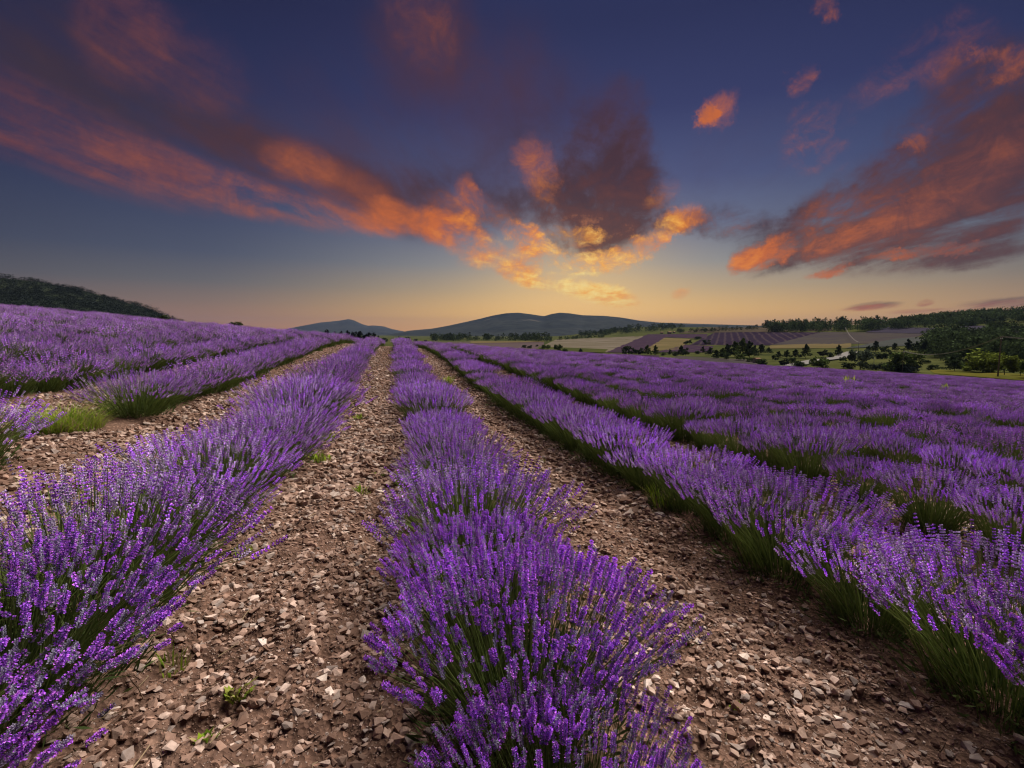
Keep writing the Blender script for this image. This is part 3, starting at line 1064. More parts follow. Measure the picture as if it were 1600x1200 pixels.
count_in_row = {}
N_NEAR = 0
for idx, i in enumerate(single):
    x, y, s, k, r, a = plants[i]
    count_in_row[k] = count_in_row.get(k, 0) + 1
    c = count_in_row[k]
    near_lim = 12 if abs(k) < 2 else 10
    if c <= near_lim:
        lab = ('nearest violet lavender bush of the %s' if c == 1 else ORD[c - 1] + ' lavender bush from the near end of the %s') % row_name(k)
    elif near_lim:
        lab = 'lavender bush up the %s, beyond its %s' % (row_name(k), ORD[near_lim - 1])
    else:
        lab = 'violet lavender bush standing in the %s' % row_name(k)
    wd = WIDE.get(k, 0.74 if k > 0 else 0.92)
    root = empty('lavender_bush', (x, y, float(PZS[i]) - 0.02), prng.uniform(0, 6.28), (s * wd, s * wd, s * (0.94 if k == 1 else 0.95 if k > 0 else 0.94 if k == 0 else 1.05)))
    tag(root, lab, 'lavender bush', 'lavender bushes of the ' + row_name(k))
    if r < 2.7:
        rng = np.random.default_rng(900 + idx)
        nst = 720
        foot, mid, tip, d = bush_layout(rng, nst, tilt=74 if k < 0 else 60 if k == 0 else 54)
        sv, sf, s_c = stem_mesh(rng, foot, mid, tip, 0.0028, 2400, 0.07)
        tag(link('foliage', mesh_np('foliage', sv, sf, M_STEM, s_c), root), kind='stuff')
        D, A, B = frames(d)
        # the stems that show best (towards the camera and on top) carry spikes that are parts of their own
        rzq = root.rotation_euler.z
        cd = np.array([-x, -y, 0]) / max(r, 0.1)
        cl = np.array([cd[0] * math.cos(rzq) + cd[1] * math.sin(rzq), -cd[0] * math.sin(rzq) + cd[1] * math.cos(rzq), 0.6])
        score = tip @ cl
        ordr = np.argsort(-score)
        parts = r < 2.45 and N_NEAR < 8 and in_view(x, y, PZ[i] + 0.25, 0.0) is not None
        N_NEAR += parts
        for t in ordr[:298 if parts else 0]:
            o = bpy.data.objects.new('flower_spike', SPIKE_ME[int(rng.integers(len(SPIKE_ME)))])
            COL.objects.link(o)
            o.parent = root
            sc = rng.uniform(0.85, 1.25)
            import mathutils
            o.matrix_local = mathutils.Matrix(((A[t][0] * sc, B[t][0] * sc, D[t][0] * sc, tip[t][0]), (A[t][1] * sc, B[t][1] * sc, D[t][1] * sc, tip[t][1]),
                                               (A[t][2] * sc, B[t][2] * sc, D[t][2] * sc, tip[t][2]), (0, 0, 0, 1)))
        rest = ordr[298 if parts else 0:]
        fv, ff, fc = merged_spikes(rng, tip[rest], d[rest], 0, 1.0)
        tag(link('bloom', mesh_np('bloom', fv, ff, M_FLOWER, fc), root), kind='stuff')
    else:
        bl, fo = (LOD1 if r < 9 else LOD2)[int(prng.integers(5)) + (5 if k < 0 or (k == 0 and prng.random() < 0.5) else 0)]
        tag(link('foliage', fo, root), kind='stuff')
        tag(link('bloom', bl, root), kind='stuff')

# the rest of the field: one object, plants scattered by geometry nodes along the same rows
SRC = []
for i in range(6):
    rng = np.random.default_rng(300 + i)
    foot, mid, tip, d = bush_layout(rng, 300, 0.45, 0.43, 52 if i < 3 else 72)
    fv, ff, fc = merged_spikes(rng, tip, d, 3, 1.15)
    sv, sf, s_c = stem_mesh(rng, foot, mid, tip, 0.008, 120, 0.10)
    sf3 = np.concatenate([sf[:, [0, 1, 2]], sf[:, [0, 2, 3]]])
    me = mesh_np('far_plant', np.concatenate([fv, sv]), np.concatenate([ff, sf3 + len(fv)]), M_FLOWER, np.concatenate([fc, s_c]))
    SRC.append(bpy.data.objects.new('far_plant', me))


def scatter(name, pts, rots, scs, ids, srcs, parent=None):
    me = bpy.data.meshes.new(name)
    me.vertices.add(len(pts))
    me.vertices.foreach_set('co', np.asarray(pts, dtype=np.float32).ravel())
    for nm, arr, ty in (('rz', rots, 'FLOAT'), ('sc', scs, 'FLOAT'), ('pick', ids, 'INT')):
        a = me.attributes.new(nm, ty, 'POINT')
        a.data.foreach_set('value', np.asarray(arr, dtype=np.float32 if ty == 'FLOAT' else np.int32))
    o = link(name, me, parent)
    ng = bpy.data.node_groups.new(name + '_nodes', 'GeometryNodeTree')
    ng.interface.new_socket('Geometry', in_out='INPUT', socket_type='NodeSocketGeometry')
    ng.interface.new_socket('Geometry', in_out='OUTPUT', socket_type='NodeSocketGeometry')
    N, L = ng.nodes, ng.links
    gi = N.new('NodeGroupInput')
    go = N.new('NodeGroupOutput')
    jg = N.new('GeometryNodeJoinGeometry')
    for s in reversed(srcs):
        oi = N.new('GeometryNodeObjectInfo')
        oi.inputs['Object'].default_value = s
        oi.inputs['As Instance'].default_value = True
        L.new(oi.outputs['Geometry'], jg.inputs[0])
    ip = N.new('GeometryNodeInstanceOnPoints')
    L.new(gi.outputs[0], ip.inputs['Points'])
    L.new(jg.outputs[0], ip.inputs['Instance'])
    ip.inputs['Pick Instance'].default_value = True

    def attr(nm, ty):
        a = N.new('GeometryNodeInputNamedAttribute')
        a.data_type = ty
        a.inputs['Name'].default_value = nm
        return a.outputs['Attribute']
    L.new(attr('pick', 'INT'), ip.inputs['Instance Index'])
    cx = N.new('ShaderNodeCombineXYZ')
    L.new(attr('rz', 'FLOAT'), cx.inputs[2])
    L.new(cx.outputs[0], ip.inputs['Rotation'])
    L.new(attr('sc', 'FLOAT'), ip.inputs['Scale'])
    L.new(ip.outputs[0], go.inputs[0])
    md = o.modifiers.new('scatter', 'NODES')
    md.node_group = ng
    return o


mz = np.array(mass)
lf = scatter('lavender_rows', np.stack([PX[mz], PY[mz], PZ[mz] - 0.02], -1), prng.uniform(0, 6.28, len(mz)), np.array([plants[i][2] * (0.97 if plants[i][3] > 0 else 1.06) for i in mass]),
             prng.integers(0, 3, len(mz)) + np.where(PX[mz] < 0, 3, 0), SRC)
tag(lf, 'distant violet lavender rows covering the field up to its edge', None, None, 'stuff')


# ------------------------------------------------------------------ stones on the paths
def stone_shape(seed, flat):
    r = random.Random(seed)
    bm = bmesh.new()
    rounder = seed % 5 < 2
    if rounder:
        n = 16
        for i in range(n):
            z = 1 - 2 * (i + 0.5) / n
            g = i * 2.399963 + r.uniform(-0.6, 0.6)
            q = math.sqrt(1 - z * z) ** 0.8
            k = r.uniform(0.8, 1.08)
            bm.verts.new((0.55 * q * math.cos(g) * k, 0.42 * q * math.sin(g) * k, (flat + 0.1) * z * r.uniform(0.75, 1.0)))
    for x in (-1, 1) if not rounder else ():
        for y in (-1, 1):
            for z in (-1, 1):
                if r.random() < 0.12:
                    continue
                bm.verts.new((0.58 * x * r.uniform(0.45, 1.0), 0.40 * y * r.uniform(0.4, 1.0), flat * z * r.uniform(0.5, 1.0)))
    for i in range(3 if not rounder else 0):
        bm.verts.new((r.uniform(-0.6, 0.6), r.choice((-1, 1)) * r.uniform(0.2, 0.42), flat * r.uniform(-0.8, 0.8)))
    res = bmesh.ops.convex_hull(bm, input=bm.verts)
    junk = [g for g in set(res['geom_interior'] + res['geom_unused']) if isinstance(g, bmesh.types.BMVert)]
    if junk:
        bmesh.ops.delete(bm, geom=junk, context='VERTS')
    bmesh.ops.triangulate(bm, faces=bm.faces)
    bm.verts.index_update()
    V = np.array([v.co[:] for v in bm.verts])
    Fc = np.array([[v.index for v in f.verts] for f in bm.faces])
    bm.free()
    return V, Fc


STN = [stone_shape(40 + i, [0.13, 0.18, 0.24, 0.32][i % 4]) for i in range(20)]
TONES = np.array([[0.53, 0.415, 0.35], [0.68, 0.57, 0.50], [0.42, 0.30, 0.24], [0.30, 0.22, 0.18], [0.42, 0.385, 0.36], [0.27, 0.185, 0.145], [0.74, 0.67, 0.60]])
TONE_P = [0.21, 0.13, 0.18, 0.18, 0.08, 0.18, 0.04]
STONE_ME = {}


def stone_mesh(v, t):
    if (v, t) not in STONE_ME:
        V, Fc = STN[v]
        STONE_ME[(v, t)] = mesh_np('stone', V, Fc, M_STONE, np.tile(TONES[t], (len(V), 1)))
    return STONE_ME[(v, t)]


grng = np.random.default_rng(5)
cand = []
for (r0, r1, dens, smin, smax) in ((0.7, 2.2, 12500, 0.0042, 0.048), (2.2, 4.0, 9500, 0.0055, 0.052), (4.0, 7.0, 4200, 0.010, 0.085), (7.0, 12.0, 1700, 0.018, 0.10), (12.0, 22.0, 520, 0.030, 0.11), (22.0, 45.0, 90, 0.05, 0.13)):
    a0, a1 = YAW - math.radians(50), YAW + math.radians(50)
    area = (a1 - a0) / 2 * (r1 * r1 - r0 * r0)
    n = int(area * dens)
    rr = np.sqrt(grng.uniform(r0 * r0, r1 * r1, n))
    aa = grng.uniform(a0, a1, n)
    x, y = rr * np.sin(aa), rr * np.cos(aa)
    d = np.abs(row_d(x))
    keep = (d > 0.20 + 0.14 * grng.random(n)) | ((np.abs(x - ROW_0 + 2 * ROW_S) < 0.5) & (y > 4.9) & (y < 6.3)) & ((d > 0.62) | (grng.random(n) < 0.75))
    dn = fbm(x * 1.3 + 4, y * 0.8, 3) + 0.5
    keep &= grng.random(n) < np.clip(0.5 + 1.3 * (dn - 0.3), 0.4, 1.0)
    x, y, rr = x[keep], y[keep], rr[keep]
    s = smin + (smax - smin) * grng.random(len(x)) ** (11.0 if r1 < 5 else 5.5)
    cand.append(np.stack([x, y, s, rr], -1))
cand = np.concatenate(cand)
app = cand[:, 2] / cand[:, 3]
vis_ok = np.array([in_view(c[0], c[1], 0.0, -0.35) is not None for c in cand])
rank = np.argsort(-(app * np.where(vis_ok, 1, 0)))
big = rank[:300]
small = rank[300:]
SZ = soil_z(cand[:, 0], cand[:, 1])
SV = grng.integers(0, len(STN), len(cand))
ST = grng.choice(len(TONES), len(cand), p=TONE_P)
RZ = grng.uniform(0, 2 * PI, len(cand))
TX = grng.normal(0, 0.28, len(cand))
TY = grng.normal(0, 0.28, len(cand))


def rotm(tx, ty, rz):
    cx, sx, cy, sy, cz, sz = np.cos(tx), np.sin(tx), np.cos(ty), np.sin(ty), np.cos(rz), np.sin(rz)
    Rx = np.array([[1, 0, 0], [0, cx, -sx], [0, sx, cx]])
    Ry = np.array([[cy, 0, sy], [0, 1, 0], [-sy, 0, cy]])
    Rz = np.array([[cz, -sz, 0], [sz, cz, 0], [0, 0, 1]])
    return Rz @ Ry @ Rx


for i in big:
    s = cand[i, 2]
    o = bpy.data.objects.new('stone', stone_mesh(int(SV[i]), int(ST[i])))
    COL.objects.link(o)
    o.parent = ground
    o.location = (cand[i, 0], cand[i, 1], SZ[i] + 0.10 * s)
    o.rotation_euler = (TX[i], TY[i], RZ[i])
    o.scale = (s, s, s)
GV, GF, GC, k = [], [], [], 0
for i in small:
    V, Fc = STN[SV[i]]
    s = cand[i, 2]
    v = (V * s) @ rotm(TX[i], TY[i], RZ[i]).T
    v += np.array([cand[i, 0], cand[i, 1], SZ[i] + 0.08 * s])
    GV.append(v)
    GF.append(Fc + k)
    GC.append(np.tile(TONES[ST[i]] * grng.uniform(0.7, 1.2), (len(V), 1)))
    k += len(V)
gravel = link('gravel', mesh_np('gravel', np.concatenate(GV), np.concatenate(GF), M_STONE, np.concatenate(GC)), ground)
tag(gravel, None, None, None, 'stuff')
print('STONES', len(cand), 'PLANTS', len(plants), len(single), len(mass))


# dry stalks and crumbs of straw lying on the soil
SVs, SFs, SCs, k = [], [], [], 0
for _ in range(1500):
    rr_ = 1.2 + 9.0 * grng.random() ** 1.5
    aa_ = YAW + grng.uniform(-0.85, 0.85)
    x, y = rr_ * math.sin(aa_), rr_ * math.cos(aa_)
    d = abs(float(row_d(x)))
    if d < 0.28 or (d > 0.6 and grng.random() < 0.72):
        continue
    ln_ = grng.uniform(0.02, 0.10)
    g = grng.uniform(0, PI)
    p0 = np.array([x - math.cos(g) * ln_ / 2, y - math.sin(g) * ln_ / 2, 0.0])
    p1 = np.array([x + math.cos(g) * ln_ / 2, y + math.sin(g) * ln_ / 2, 0.0])
    pm = (p0 + p1) / 2 + np.array([grng.normal(0, 0.006), grng.normal(0, 0.006), 0.0])
    zs = soil_z(np.array([p0[0], pm[0], p1[0]]), np.array([p0[1], pm[1], p1[1]])) + grng.uniform(0.006, 0.02, 3)
    w_ = np.array([-math.sin(g), math.cos(g), 0.0]) * grng.uniform(0.0008, 0.0022)
    q = []
    for p, z in zip((p0, pm, p1), zs):
        p = np.array([p[0], p[1], z])
        q += [p - w_, p + w_, p + np.array([0, 0, 0.003])]
    SVs.append(np.array(q))
    f_ = []
    for a in (0, 3):
        for e, h in ((0, 1), (1, 2), (2, 0)):
            f_ += [(k + a + e, k + a + h, k + a + h + 3), (k + a + e, k + a + h + 3, k + a + e + 3)]
    SFs += f_
    SCs.append(np.tile(np.array([[0.34, 0.26, 0.16], [0.16, 0.11, 0.075], [0.10, 0.07, 0.05]][int(grng.integers(3))]) * grng.uniform(0.7, 1.2), (9, 1)))
    k += 9
tag(link('straw', mesh_np('straw', np.concatenate(SVs), np.array(SFs), M_STEM, np.concatenate(SCs)), ground), kind='stuff')


# ------------------------------------------------------------------ trees
def crown_mesh(seed, kind, n, leaf):
    """leaf clumps through the volume of a crown one metre high and about one metre wide, foot at 0"""
    r = np.random.default_rng(seed)
    P = []
    if kind == 'pine':
        lobes = []
        nl = 9
        for i in range(nl):
            t = (i + 0.5) / nl
            a = i * 2.4 + r.uniform(-0.5, 0.5)
            w = 0.30 * (1 - t) ** 0.7 + 0.05
            lobes.append((math.cos(a) * w * 0.7, math.sin(a) * w * 0.7, 0.16 + 0.80 * t, w * r.uniform(0.65, 1.0), 0.10))
    elif kind == 'round':
        lobes = [(0, 0, 0.5, 0.34, 0.32)]
        for i in range(9):
            a = i * 2.4 + r.uniform(-0.4, 0.4)
            zz0 = r.uniform(0.25, 0.85)
            w = 0.36 * math.sqrt(max(0.1, 1 - ((zz0 - 0.45) / 0.6) ** 2))
            lobes.append((math.cos(a) * w, math.sin(a) * w, zz0, r.uniform(0.13, 0.22), r.uniform(0.11, 0.18)))
    else:                                            # shrub: broad, down to the ground
        lobes = []
        for i in range(10):
            a = i * 2.4 + r.uniform(-0.4, 0.4)
            w = r.uniform(0.05, 0.36)
            lobes.append((math.cos(a) * w, math.sin(a) * w, r.uniform(0.15, 0.68), r.uniform(0.15, 0.24), r.uniform(0.14, 0.24)))
    for i in range(n):
        lx, ly, lz, lw, lh = lobes[r.integers(len(lobes))]
        d = r.normal(size=3)
        d /= np.linalg.norm(d)
        q = r.uniform(0.55, 1.08)
        P.append((lx + d[0] * lw * q, ly + d[1] * lw * q, lz + d[2] * lh * q))
    P = np.array(P)
    n = len(P)
    P[:, 2] = np.clip(P[:, 2], 0.0, 1.1)
    P[:, :2] *= 0.47 / np.percentile(np.abs(P[:, :2]), 96)
    P[:, 2] *= 0.97 / np.percentile(P[:, 2], 98)
    A = r.normal(size=(n, 3))
    A /= np.linalg.norm(A, axis=1, keepdims=True)
    B = np.cross(A, r.normal(size=(n, 3)))
    B /= np.linalg.norm(B, axis=1, keepdims=True)
    s = leaf * r.uniform(0.6, 1.3, (n, 1))
    V = np.concatenate([P + A * s, P - A * s * 0.5 + B * s * 0.8, P - A * s * 0.5 - B * s * 0.8])
    a = np.arange(n)
    Fc = np.stack([a, a + n, a + 2 * n], -1)
    return V, Fc, np.tile(r.uniform(0.65, 1.35, (n, 1)), (3, 1))


CROWNS = {'pine': [crown_mesh(i, 'pine', 700, 0.07) for i in range(4)], 'round': [crown_mesh(20 + i, 'round', 800, 0.07) for i in range(4)],
          'shrub': [crown_mesh(40 + i, 'shrub', 800, 0.075) for i in range(4)]}
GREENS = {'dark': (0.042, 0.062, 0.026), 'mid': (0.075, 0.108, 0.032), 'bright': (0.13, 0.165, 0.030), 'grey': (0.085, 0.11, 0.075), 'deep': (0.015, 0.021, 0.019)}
CROWN_ME = {}


def crown_data(kind, v, g):
    key = (kind, v, g)
    if key not in CROWN_ME:
        V, Fc, C = CROWNS[kind][v]
        CROWN_ME[key] = mesh_np('crown', V, Fc, M_LEAF, C * np.array(GREENS[g])[None, :])
    return CROWN_ME[key]


def trunk_data():
    V, Fc = [], []
    rings = [(0.0, 0.045), (0.08, 0.032), (0.35, 0.024), (0.7, 0.012)]
    for z, r in rings:
        for q in range(7):
            g = q * 2 * PI / 7
            V.append((r * math.cos(g) + 0.01 * math.sin(z * 9), r * math.sin(g), z - 0.03))
    for i in range(len(rings) - 1):
        for q in range(7):
            Fc.append((i * 7 + q, i * 7 + (q + 1) % 7, (i + 1) * 7 + (q + 1) % 7, (i + 1) * 7 + q))
    for k in range(5):                                # limbs
        g = k * 1.3
        z = 0.22 + 0.09 * k
        b = len(V)
        e = (0.22 * math.cos(g), 0.22 * math.sin(g), z + 0.16)
        for (cx, cy, cz, r) in ((0, 0, z, 0.014), (*e, 0.005)):
            V += [(cx + r, cy, cz), (cx - r * 0.5, cy + r * 0.87, cz), (cx - r * 0.5, cy - r * 0.87, cz)]
        for q in range(3):
            Fc.append((b + q, b + (q + 1) % 3, b + 3 + (q + 1) % 3, b + 3 + q))
    return mesh_np('trunk', V, Fc, M_BARK)


TRUNK = trunk_data()
trng = random.Random(3)


def tree(px, py, hp, wp, kind, green, label, group=None, rmin=80.0, name=None, dist=None, cat='tree'):
    """a tree whose foot stands on the land seen at (px, py); hp and wp are its size in the photograph"""
    if dist:
        a, t = az_tan(px, py)
        x, y = dist * math.sin(a), dist * math.cos(a)
        z = float(base_z(x, y))
        if CAM_H + t * dist < z - 0.5 or True:
            top = CAM_H + az_tan(px, py - hp)[1] * dist
            h = max(2.0, top - z)
        r = dist
    else:
        x, y, z, r = hit(px, py, rmin)
        h = hp / F * depth_of(x, y)
    w = wp / F * depth_of(x, y)
    root = empty(name or {'pine': 'pine_tree', 'round': 'leafy_tree', 'shrub': 'shrub'}[kind], (x, y, z), trng.uniform(0, 6.28))
    tag(root, label, cat, group)
    c = link('crown', crown_data(kind, trng.randrange(4), green), root)
    ww = w / 0.95
    c.scale = (ww, ww, h / 1.0)
    t_ = link('trunk', TRUNK, root)
    t_.scale = (h * 0.55, h * 0.55, h * 0.9)
    return root


G1 = 'dark pines behind the crest of the left rows'
for (px, py, hp, wp, lab) in [(507, 526, 9, 15, 'low dark pine, leftmost of the clump behind the rows'), (524, 527, 8, 9, 'small dark pine second from the left behind the rows'),
                              (533, 528, 10, 10, 'dark pine left of the pointed one behind the rows'), (543, 530, 13, 12, 'pointed dark pine left of the wide crowns behind the rows'),
                              (556, 531, 12, 14, 'wide dark pine, left one of the two broad crowns'), (568, 532, 13, 16, 'wide dark pine, right one of the two broad crowns'),
                              (582, 534, 14, 13, 'pointed dark pine right of the broad crowns'), (591, 534, 9, 9, 'lowest dark pine at the right end of the clump')]:
    tree(px, py, hp, wp, 'pine' if wp < 13 else 'round', 'deep', lab, G1, dist=260 + trng.uniform(-20, 20), name='pine_tree')
for (px, py, hp, wp, lab) in [(601, 533, 5, 9, 'tiny low tree at the head of the central path'), (623, 533, 7, 5, 'slim dark tree above the central row, left of the other slim one'),
                              (637, 533.5, 7, 7, 'slim dark tree above the central row, right of the other slim one'), (650, 533.5, 4, 6, 'tiny dark tree in front of the mountain foot'),
                              (665, 535, 4, 4, 'tiny round bush at the near edge of the mauve field')]:
    tree(px, py, hp, wp, 'round', 'dark', lab, 'small trees at the foot of the mountain', dist=620)

V2 = [  # px, base, height, width, kind, green, label
    (819, 544, 5, 7, 'shrub', 'dark', 'small dark bush left of the pair before the pale field'), (827, 544.5, 5, 7, 'shrub', 'dark', 'small dark bush right of the pair before the pale field'),
    (839, 542.5, 4, 4, 'round', 'dark', 'tiny tree on the left edge of the pale field'), (852, 549, 10, 14, 'round', 'mid', 'leafy tree at the near left corner of the pale field'),
    (846, 550, 6, 8, 'shrub', 'mid', 'low bush just left of the leafy corner tree'), (872, 551.5, 13, 12, 'round', 'mid', 'upright leafy tree below the pale field'),
    (882, 550.5, 6, 9, 'shrub', 'mid', 'low bush just right of the upright leafy tree'), (907, 554.5, 10, 7, 'pine', 'dark', 'lone dark conifer at the field edge below the pale field'),
    (979, 556, 15, 13, 'round', 'dark', 'round dark tree, leftmost of the row below the straw field'), (990, 556, 12, 11, 'round', 'dark', 'dark tree second in the row below the straw field'),
    (1000, 556, 12, 11, 'round', 'dark', 'dark tree third in the row below the straw field'), (1011, 555.5, 16, 12, 'pine', 'mid', 'taller tree fourth in the row below the straw field'),
    (1024, 555.5, 16, 9, 'pine', 'mid', 'slender pointed tree ending the row below the straw field'), (1036, 555.5, 5, 9, 'shrub', 'mid', 'low bush right of the slender pointed tree'),
    (1047, 555, 9, 7, 'pine', 'dark', 'small conifer between the low bush and the twin trees'), (1055, 556, 7, 9, 'shrub', 'mid', 'low bush left of the twin trees'),
    (1064, 557, 17, 10, 'pine', 'dark', 'left and taller of the twin trees'), (1071, 557, 13, 10, 'round', 'dark', 'right and lower of the twin trees'),
    (1090, 553, 5, 7, 'shrub', 'dark', 'little dark bush right of the twin trees'), (1098, 551.5, 10, 7, 'pine', 'dark', 'small conifer left of the big clump'),
    (1071, 538, 5, 6, 'shrub', 'dark', 'tiny bush left of the hedge-top pair on the purple plot corner'), (1077, 538, 7, 8, 'round', 'dark', 'small tree on the corner of the striped plot'),
    (1090, 530, 4, 10, 'shrub', 'dark', 'low dark bush between the thin plot and the striped plot'), (1104, 539, 8, 11, 'round', 'dark', 'small round tree at the foot of the striped plot'),
    (1110, 555, 12, 12, 'pine', 'dark', 'dark tree at the left end of the big clump'), (1119, 561, 14, 11, 'pine', 'dark', 'dark conifer low in the left of the big clump'),
    (1128, 560, 16, 13, 'pine', 'mid', 'conifer in the left half of the big clump'), (1137, 558, 20, 14, 'pine', 'dark', 'tall conifer left of the highest in the big clump'),
    (1148, 558, 24, 15, 'pine', 'mid', 'tall conifer just left of the highest in the big clump'), (1160, 559, 30, 17, 'pine', 'mid', 'highest conifer of the big clump in the valley'),
    (1171, 559, 26, 15, 'pine', 'dark', 'tall conifer just right of the highest in the big clump'), (1178, 558, 18, 11, 'pine', 'dark', 'lower conifer at the right end of the big clump'),
    (1133, 563, 12, 14, 'round', 'dark', 'round dark tree at the front left of the big clump'), (1158, 564, 11, 14, 'round', 'mid', 'round green tree at the front of the big clump'),
    (1189, 554, 16, 12, 'pine', 'dark', 'dark conifer standing right of the big clump'), (1172, 566, 7, 12, 'shrub', 'mid', 'low bush left of the little stone hut'),
    (1191, 571, 10, 14, 'shrub', 'dark', 'dark round bush right of the little stone hut'), (1201, 553, 10, 9, 'pine', 'dark', 'small dark conifer above the stone hut'),
    (1211, 564, 9, 9, 'round', 'dark', 'small round tree, lowest left of the valley conifers'), (1216, 560, 11, 9, 'pine', 'dark', 'conifer at the left of the row above the chalk track'),
    (1229, 560, 13, 11, 'pine', 'dark', 'conifer second in the row above the chalk track'), (1243, 560, 14, 11, 'pine', 'dark', 'conifer third in the row above the chalk track'),
    (1259, 560, 22, 12, 'pine', 'dark', 'tallest conifer in the row above the chalk track'), (1224, 573, 12, 12, 'round', 'deep', 'dark round tree at the field edge, left of the track end'),
    (1236, 571, 12, 14, 'round', 'dark', 'round tree behind the left end of the track'), (1248, 574, 10, 19, 'shrub', 'dark', 'broad dark bush at the field edge below the track'),
    (1281, 576, 17, 25, 'shrub', 'mid', 'large rounded bush at the field edge in front of the track'), (1286, 558, 11, 14, 'round', 'deep', 'dark round tree above the bend of the track'),
    (1297, 560, 9, 8, 'shrub', 'dark', 'small bush above the straight of the track'), (1310, 557, 18, 10, 'pine', 'dark', 'dark pointed conifer above the end of the track'),
    (1317, 566, 9, 10, 'round', 'dark', 'small dark tree hiding part of the track'), (1325, 577, 10, 18, 'shrub', 'dark', 'dark bush in front of the grey green willow'),
    (1344, 578, 31, 30, 'round', 'grey', 'tall grey green willow at the field edge'), (1368, 550, 17, 11, 'pine', 'dark', 'pointed conifer right behind the willow'),
    (1357, 550, 10, 9, 'pine', 'dark', 'small conifer just behind the top of the willow'), (1383, 553, 12, 13, 'round', 'dark', 'round dark tree right of the pointed conifer'),
    (1373, 561, 9, 12, 'shrub', 'dark', 'low bush right of the willow'), (1382, 561, 9, 10, 'shrub', 'dark', 'low bush second right of the willow'),
    (1391, 559, 9, 9, 'pine', 'dark', 'small conifer left of the big round tree'), (1398, 549, 13, 9, 'pine', 'dark', 'dark conifer above the big round tree'),
    (1412, 581, 31, 42, 'shrub', 'mid', 'big dome shaped green tree behind the grey pole'), (1419, 550, 20, 12, 'pine', 'dark', 'conifer above the right of the dome shaped tree'),
    (1431, 551, 17, 13, 'pine', 'dark', 'conifer second right above the dome shaped tree'), (1444, 554, 22, 13, 'pine', 'dark', 'tall conifer at the left edge of the valley wood'),
    (1447, 568, 7, 12, 'shrub', 'dark', 'low bush on the meadow right of the dome shaped tree'), (1457, 578, 8, 14, 'shrub', 'dark', 'dark bush on the meadow at the field edge'),
    (1491, 580, 22, 27, 'pine', 'dark', 'broad dark spruce at the edge of the yellow verge'), (1506, 580, 13, 20, 'shrub', 'mid', 'round bush between the broad spruce and the bright trees'),
    (1522, 581, 11, 26, 'shrub', 'bright', 'low bright green shrub on the yellow verge'), (1537, 582, 33, 44, 'shrub', 'bright', 'bright green tree left of the near wooden pole'),
    (1569, 587, 31, 38, 'round', 'bright', 'bright green tree right beside the near wooden pole'), (1594, 588, 26, 28, 'round', 'bright', 'bright green tree at the right edge of the view'),
    (1552, 582, 24, 30, 'round', 'mid', 'darker green tree behind the near wooden pole'), (1618, 590, 26, 34, 'round', 'mid', 'green tree on the verge partly past the right edge'),
]
for (px, py, hp, wp, kind, g, lab) in V2:
    tree(px, py, hp, wp, kind, g, lab, 'trees and bushes in the valley', rmin=137 if px > 1450 else 120 if px > 1100 else 100)
for (px, d, h, w, lab) in [(240, 63, 1.0, 2.0, 'dark low bush on the left skyline below the wooded hill'), (268, 70, 0.8, 1.6, 'small dark bush on the left skyline beside the hill end'),
                           (301, 66, 0.9, 2.2, 'long low bush on the left skyline right of the hill'), (368, 60, 1.1, 1.5, 'little round bush on the skyline above the left rows'), (458, 60, 0.7, 0.7, 'tiny bush on the skyline left of the pines')]:
    a, t = az_tan(px, 500)
    x, y = d * math.sin(a), d * math.cos(a)
    root = tag(empty('shrub', (x, y, float(base_z(x, y)))), lab, 'shrub', 'low bushes along the left skyline')
    c = link('crown', crown_data('shrub', trng.randrange(4), 'dark'), root)
    c.scale = (w, w, h)
    tt = link('trunk', TRUNK, root)
    tt.scale = (h, h, h)


def wood(name, spots, label, green, hr, kinds=('pine', 'round', 'shrub'), wr=(0.55, 0.95), nl=150):
    V, Fc, C, k = [], [], [], 0
    r = random.Random(len(spots))
    for (x, y, z) in spots:
        kd = kinds[r.randrange(len(kinds))]
        v, f, c = CROWNS[kd][r.randrange(4)]
        sub = r.sample(range(len(f)), nl)
        v2 = v[f[sub]].reshape(-1, 3)
        h = r.uniform(*hr)
        w = h * r.uniform(*wr)
        a = r.uniform(0, 6.28)
        q = np.stack([(v2[:, 0] * math.cos(a) - v2[:, 1] * math.sin(a)) * w * 1.3, (v2[:, 0] * math.sin(a) + v2[:, 1] * math.cos(a)) * w * 1.3, v2[:, 2] * h], -1)
        V.append(q + np.array([x, y, z - 0.05 * h]))
        Fc.append(np.arange(3 * nl).reshape(-1, 3) + k)
        C.append(c[f[sub]].reshape(-1, 1) * np.array(GREENS[green])[None, :] * r.uniform(0.6, 1.7))
        k += 3 * nl
    o = link(name, mesh_np(name, np.concatenate(V), np.concatenate(Fc), M_LEAF, np.concatenate(C)))
    return tag(o, label, None, None, 'stuff')


def spots_px(poly, n, rmin=150, seed=0):
    """points spread over the land inside a box of the photograph, between an upper and a lower line"""
    r = random.Random(seed)
    out = []
    for i in range(n):
        u = r.random()
        t = u * (len(poly) - 1)
        j = min(int(t), len(poly) - 2)
        t -= j
        px = poly[j][0] * (1 - t) + poly[j + 1][0] * t
        lo = poly[j][1] * (1 - t) + poly[j + 1][1] * t
        hi = poly[j][2] * (1 - t) + poly[j + 1][2] * t
        out.append(hit(px, lo + (hi - lo) * r.random(), rmin)[:3])
    return out


